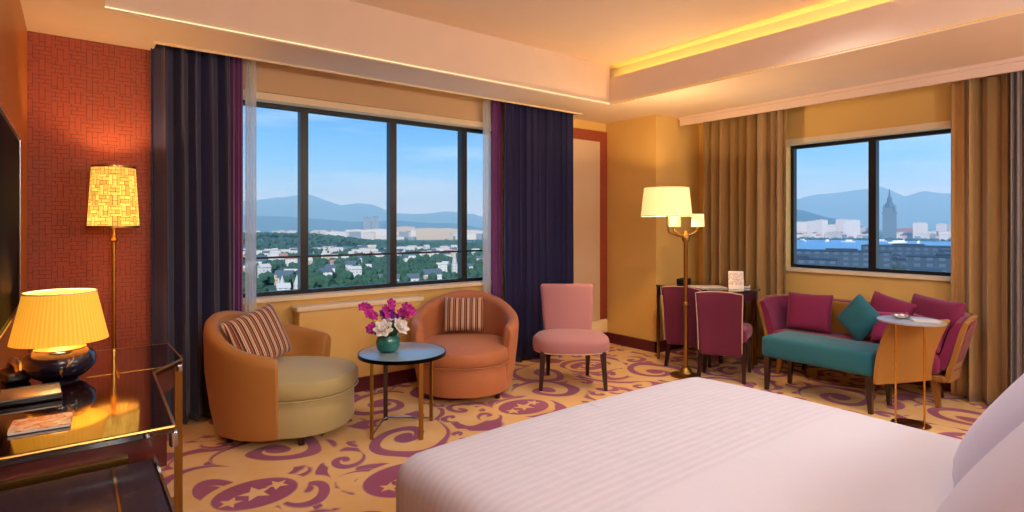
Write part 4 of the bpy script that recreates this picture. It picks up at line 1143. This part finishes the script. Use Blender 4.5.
# ------------------------------------------------------------------ world, sun, added fill lights
w = bpy.data.worlds.new('sky'); SC.world = w; w.use_nodes = True; nt = w.node_tree; nt.nodes.clear()
out = nt.nodes.new('ShaderNodeOutputWorld'); bg = nt.nodes.new('ShaderNodeBackground'); nt.links.new(bg.outputs[0], out.inputs[0])
tc = nt.nodes.new('ShaderNodeTexCoord'); sp = nt.nodes.new('ShaderNodeSeparateXYZ'); nt.links.new(tc.outputs['Generated'], sp.inputs[0])
cr = nt.nodes.new('ShaderNodeValToRGB'); nt.links.new(sp.outputs[2], cr.inputs[0])
st = [(0, lin('#b4d4ea')), (.035, lin('#a8d2f0')), (.10, lin('#6cb0e6')), (.2, lin('#2f80d0')), (.45, lin('#3a80cc')), (1, lin('#3c74b8'))]
while len(cr.color_ramp.elements) < len(st): cr.color_ramp.elements.new(.5)
for e, (p_, c__) in zip(cr.color_ramp.elements, st): e.position = p_; e.color = c__
# thin high cloud
mp = nt.nodes.new('ShaderNodeMapping'); nt.links.new(tc.outputs['Generated'], mp.inputs[0]); mp.inputs['Scale'].default_value = (1.2, 1.2, 9)
nz = nt.nodes.new('ShaderNodeTexNoise'); nt.links.new(mp.outputs[0], nz.inputs['Vector']); nz.inputs['Scale'].default_value = 3; nz.inputs['Detail'].default_value = 6
r2 = nt.nodes.new('ShaderNodeValToRGB'); nt.links.new(nz.outputs[0], r2.inputs[0]); r2.color_ramp.elements[0].position = .5; r2.color_ramp.elements[0].color = (0,0,0,1); r2.color_ramp.elements[1].position = .8; r2.color_ramp.elements[1].color = (.45,.45,.45,1)
mx = nt.nodes.new('ShaderNodeMix'); mx.data_type = 'RGBA'; nt.links.new(r2.outputs[0], mx.inputs[0]); nt.links.new(cr.outputs[0], mx.inputs[6]); mx.inputs[7].default_value = lin('#dcecf6')
nt.links.new(mx.outputs[2], bg.inputs[0]); bg.inputs[1].default_value = 1.5

def light(kind, name, loc, rot, energy, col, **kw):
    l = bpy.data.lights.new(name, kind); l.energy = energy; l.color = col
    for k, v in kw.items(): setattr(l, k, v)
    o = bpy.data.objects.new(name, l); C.objects.link(o); o.location = loc; o.rotation_euler = rot; return o
light('SUN', 'sun', (0, 0, 50), (math.radians(52), 0, math.radians(-38)), 6, (1, .93, .84), angle=math.radians(1))
# downlights added to brighten the room, mostly out of view
n_ = 0
for x, y, z_, e in ((1.2, 2.0, 2.815, 38), (2.7, 2.0, 2.815, 38), (1.2, .5, 2.815, 24), (2.7, .5, 2.815, 24), (3.5, 1.6, 2.815, 50), (4.6, .1, ZS, 22)):
    n_ += 1
    b = B(); lathe(b, [(.045, -.002), (.062, -.004), (.066, 0), (.045, 0), (.045, -.002)], 28, cap=False)
    o = tag(obj('added_downlight', b, m_silver, loc=(x, y, z_)), 'round recessed downlight added to brighten the room', 'light', 'added ceiling downlights')
    light('SPOT', 'downlight_fill', (x, y, z_-.03), (0, 0, 0), e, (1, .96, .93), spot_size=math.radians(150), spot_blend=1, shadow_soft_size=.08)

# unseen lanterns behind the camera, added as fill light for the room
for k, (x, e) in enumerate(((.35, 75), (2.75, 60), (4.5, 45))):
    t = thing('added_lantern', 'added unseen cream lantern behind the bed head, fill light for the room', 'lamp', (x, YB+.001, 1.95), 0, 'added fill lanterns behind the bed')
    b = B(); box(b, -.05, 0, -.08, .05, .02, .08); obj('back_plate', b, m_brass2, t, smooth=False)
    b = B(); tube(b, [(0, .02, -.02), (0, .08, -.05), (0, .14, -.02)], .008, 8); obj('arm', b, m_brass2, t)
    b = B(); lathe(b, [(.10, -.1), (.08, .1), (.078, .1), (.098, -.1)], 32, (0, .14, .02), cap=False); obj('lamp_shade', b, msh2, t)
    light('POINT', 'lantern_fill', (x, YB+.30, 2.02), (0, 0, 0), e*1.05, (.97, .98, 1), shadow_soft_size=.16)

# window portals help the sky light find its way in
for loc, rot, sx, sy in (((2.05, YW+.18, 1.49), (math.radians(-90), 0, 0), 2.4, 1.5), ((XW+.18, 1.95, 1.48), (0, math.radians(90), 0), 1.25, 1.55)):
    o = light('AREA', 'window_portal', loc, rot, 1, (1, 1, 1), shape='RECTANGLE', size=sx, size_y=sy); o.data.cycles.is_portal = True

# small pieces belong to the part they are fixed to
host = {'piping': ('seat_cushion', 'seat', 'backrest'), 'shade_trim': ('lamp_shade',), 'screen': ('housing',), 'bezel': ('housing',), 'brass_edging': ('glass_top',),
        'brass_inlay': ('glass_top', 'top'), 'metal_edge': ('top',), 'corner_mount': ('apron',), 'pen': ('pad',), 'arm_cover': ('outer_shell',), 'collar': ('pole',),
        'rim': ('glass_top',), 'water': ('bowl',), 'flower_centre': ('petals',), 'seam': ('duvet',), 'cover': ('housing', 'pages'), 'handset': ('body',)}
for o in list(C.objects):
    if o.parent is not None and o.parent.parent is None and o.name.split('.')[0] in host:
        for h_ in host[o.name.split('.')[0]]:
            sib = [q for q in o.parent.children if q.name.split('.')[0] == h_ and q is not o and q.location.length < 1e-6]
            if sib:
                if o.name.startswith('piping') and h_ == 'seat' and any(q.name.startswith('backrest') for q in o.parent.children) and 'desk_chair' in o.parent.name: continue
                o.parent = sib[0]; break

# ------------------------------------------------------------------ camera and view
cam = bpy.data.cameras.new('camera'); co = bpy.data.objects.new('camera', cam); C.objects.link(co)
co.location = (0, 0, 1.3); co.rotation_euler = (math.radians(90), 0, math.radians(52.2-90))
cam.sensor_width = 36; cam.lens = 566/1024*36; cam.shift_y = -(256-225)/1024; cam.clip_start = .05; cam.clip_end = 60000
SC.camera = co
SC.view_settings.view_transform = 'Standard'; SC.view_settings.look = 'None'; SC.view_settings.gamma = 1; SC.view_settings.exposure = 0.0
SC.view_settings.use_curve_mapping = False
SC.cycles.use_denoising = True
SC.cycles.volume_bounces = 1; SC.cycles.max_bounces = 8; SC.cycles.diffuse_bounces = 5; SC.cycles.transparent_max_bounces = 12
SC.cycles.caustics_reflective = False; SC.cycles.caustics_refractive = False; SC.cycles.sample_clamp_indirect = 4
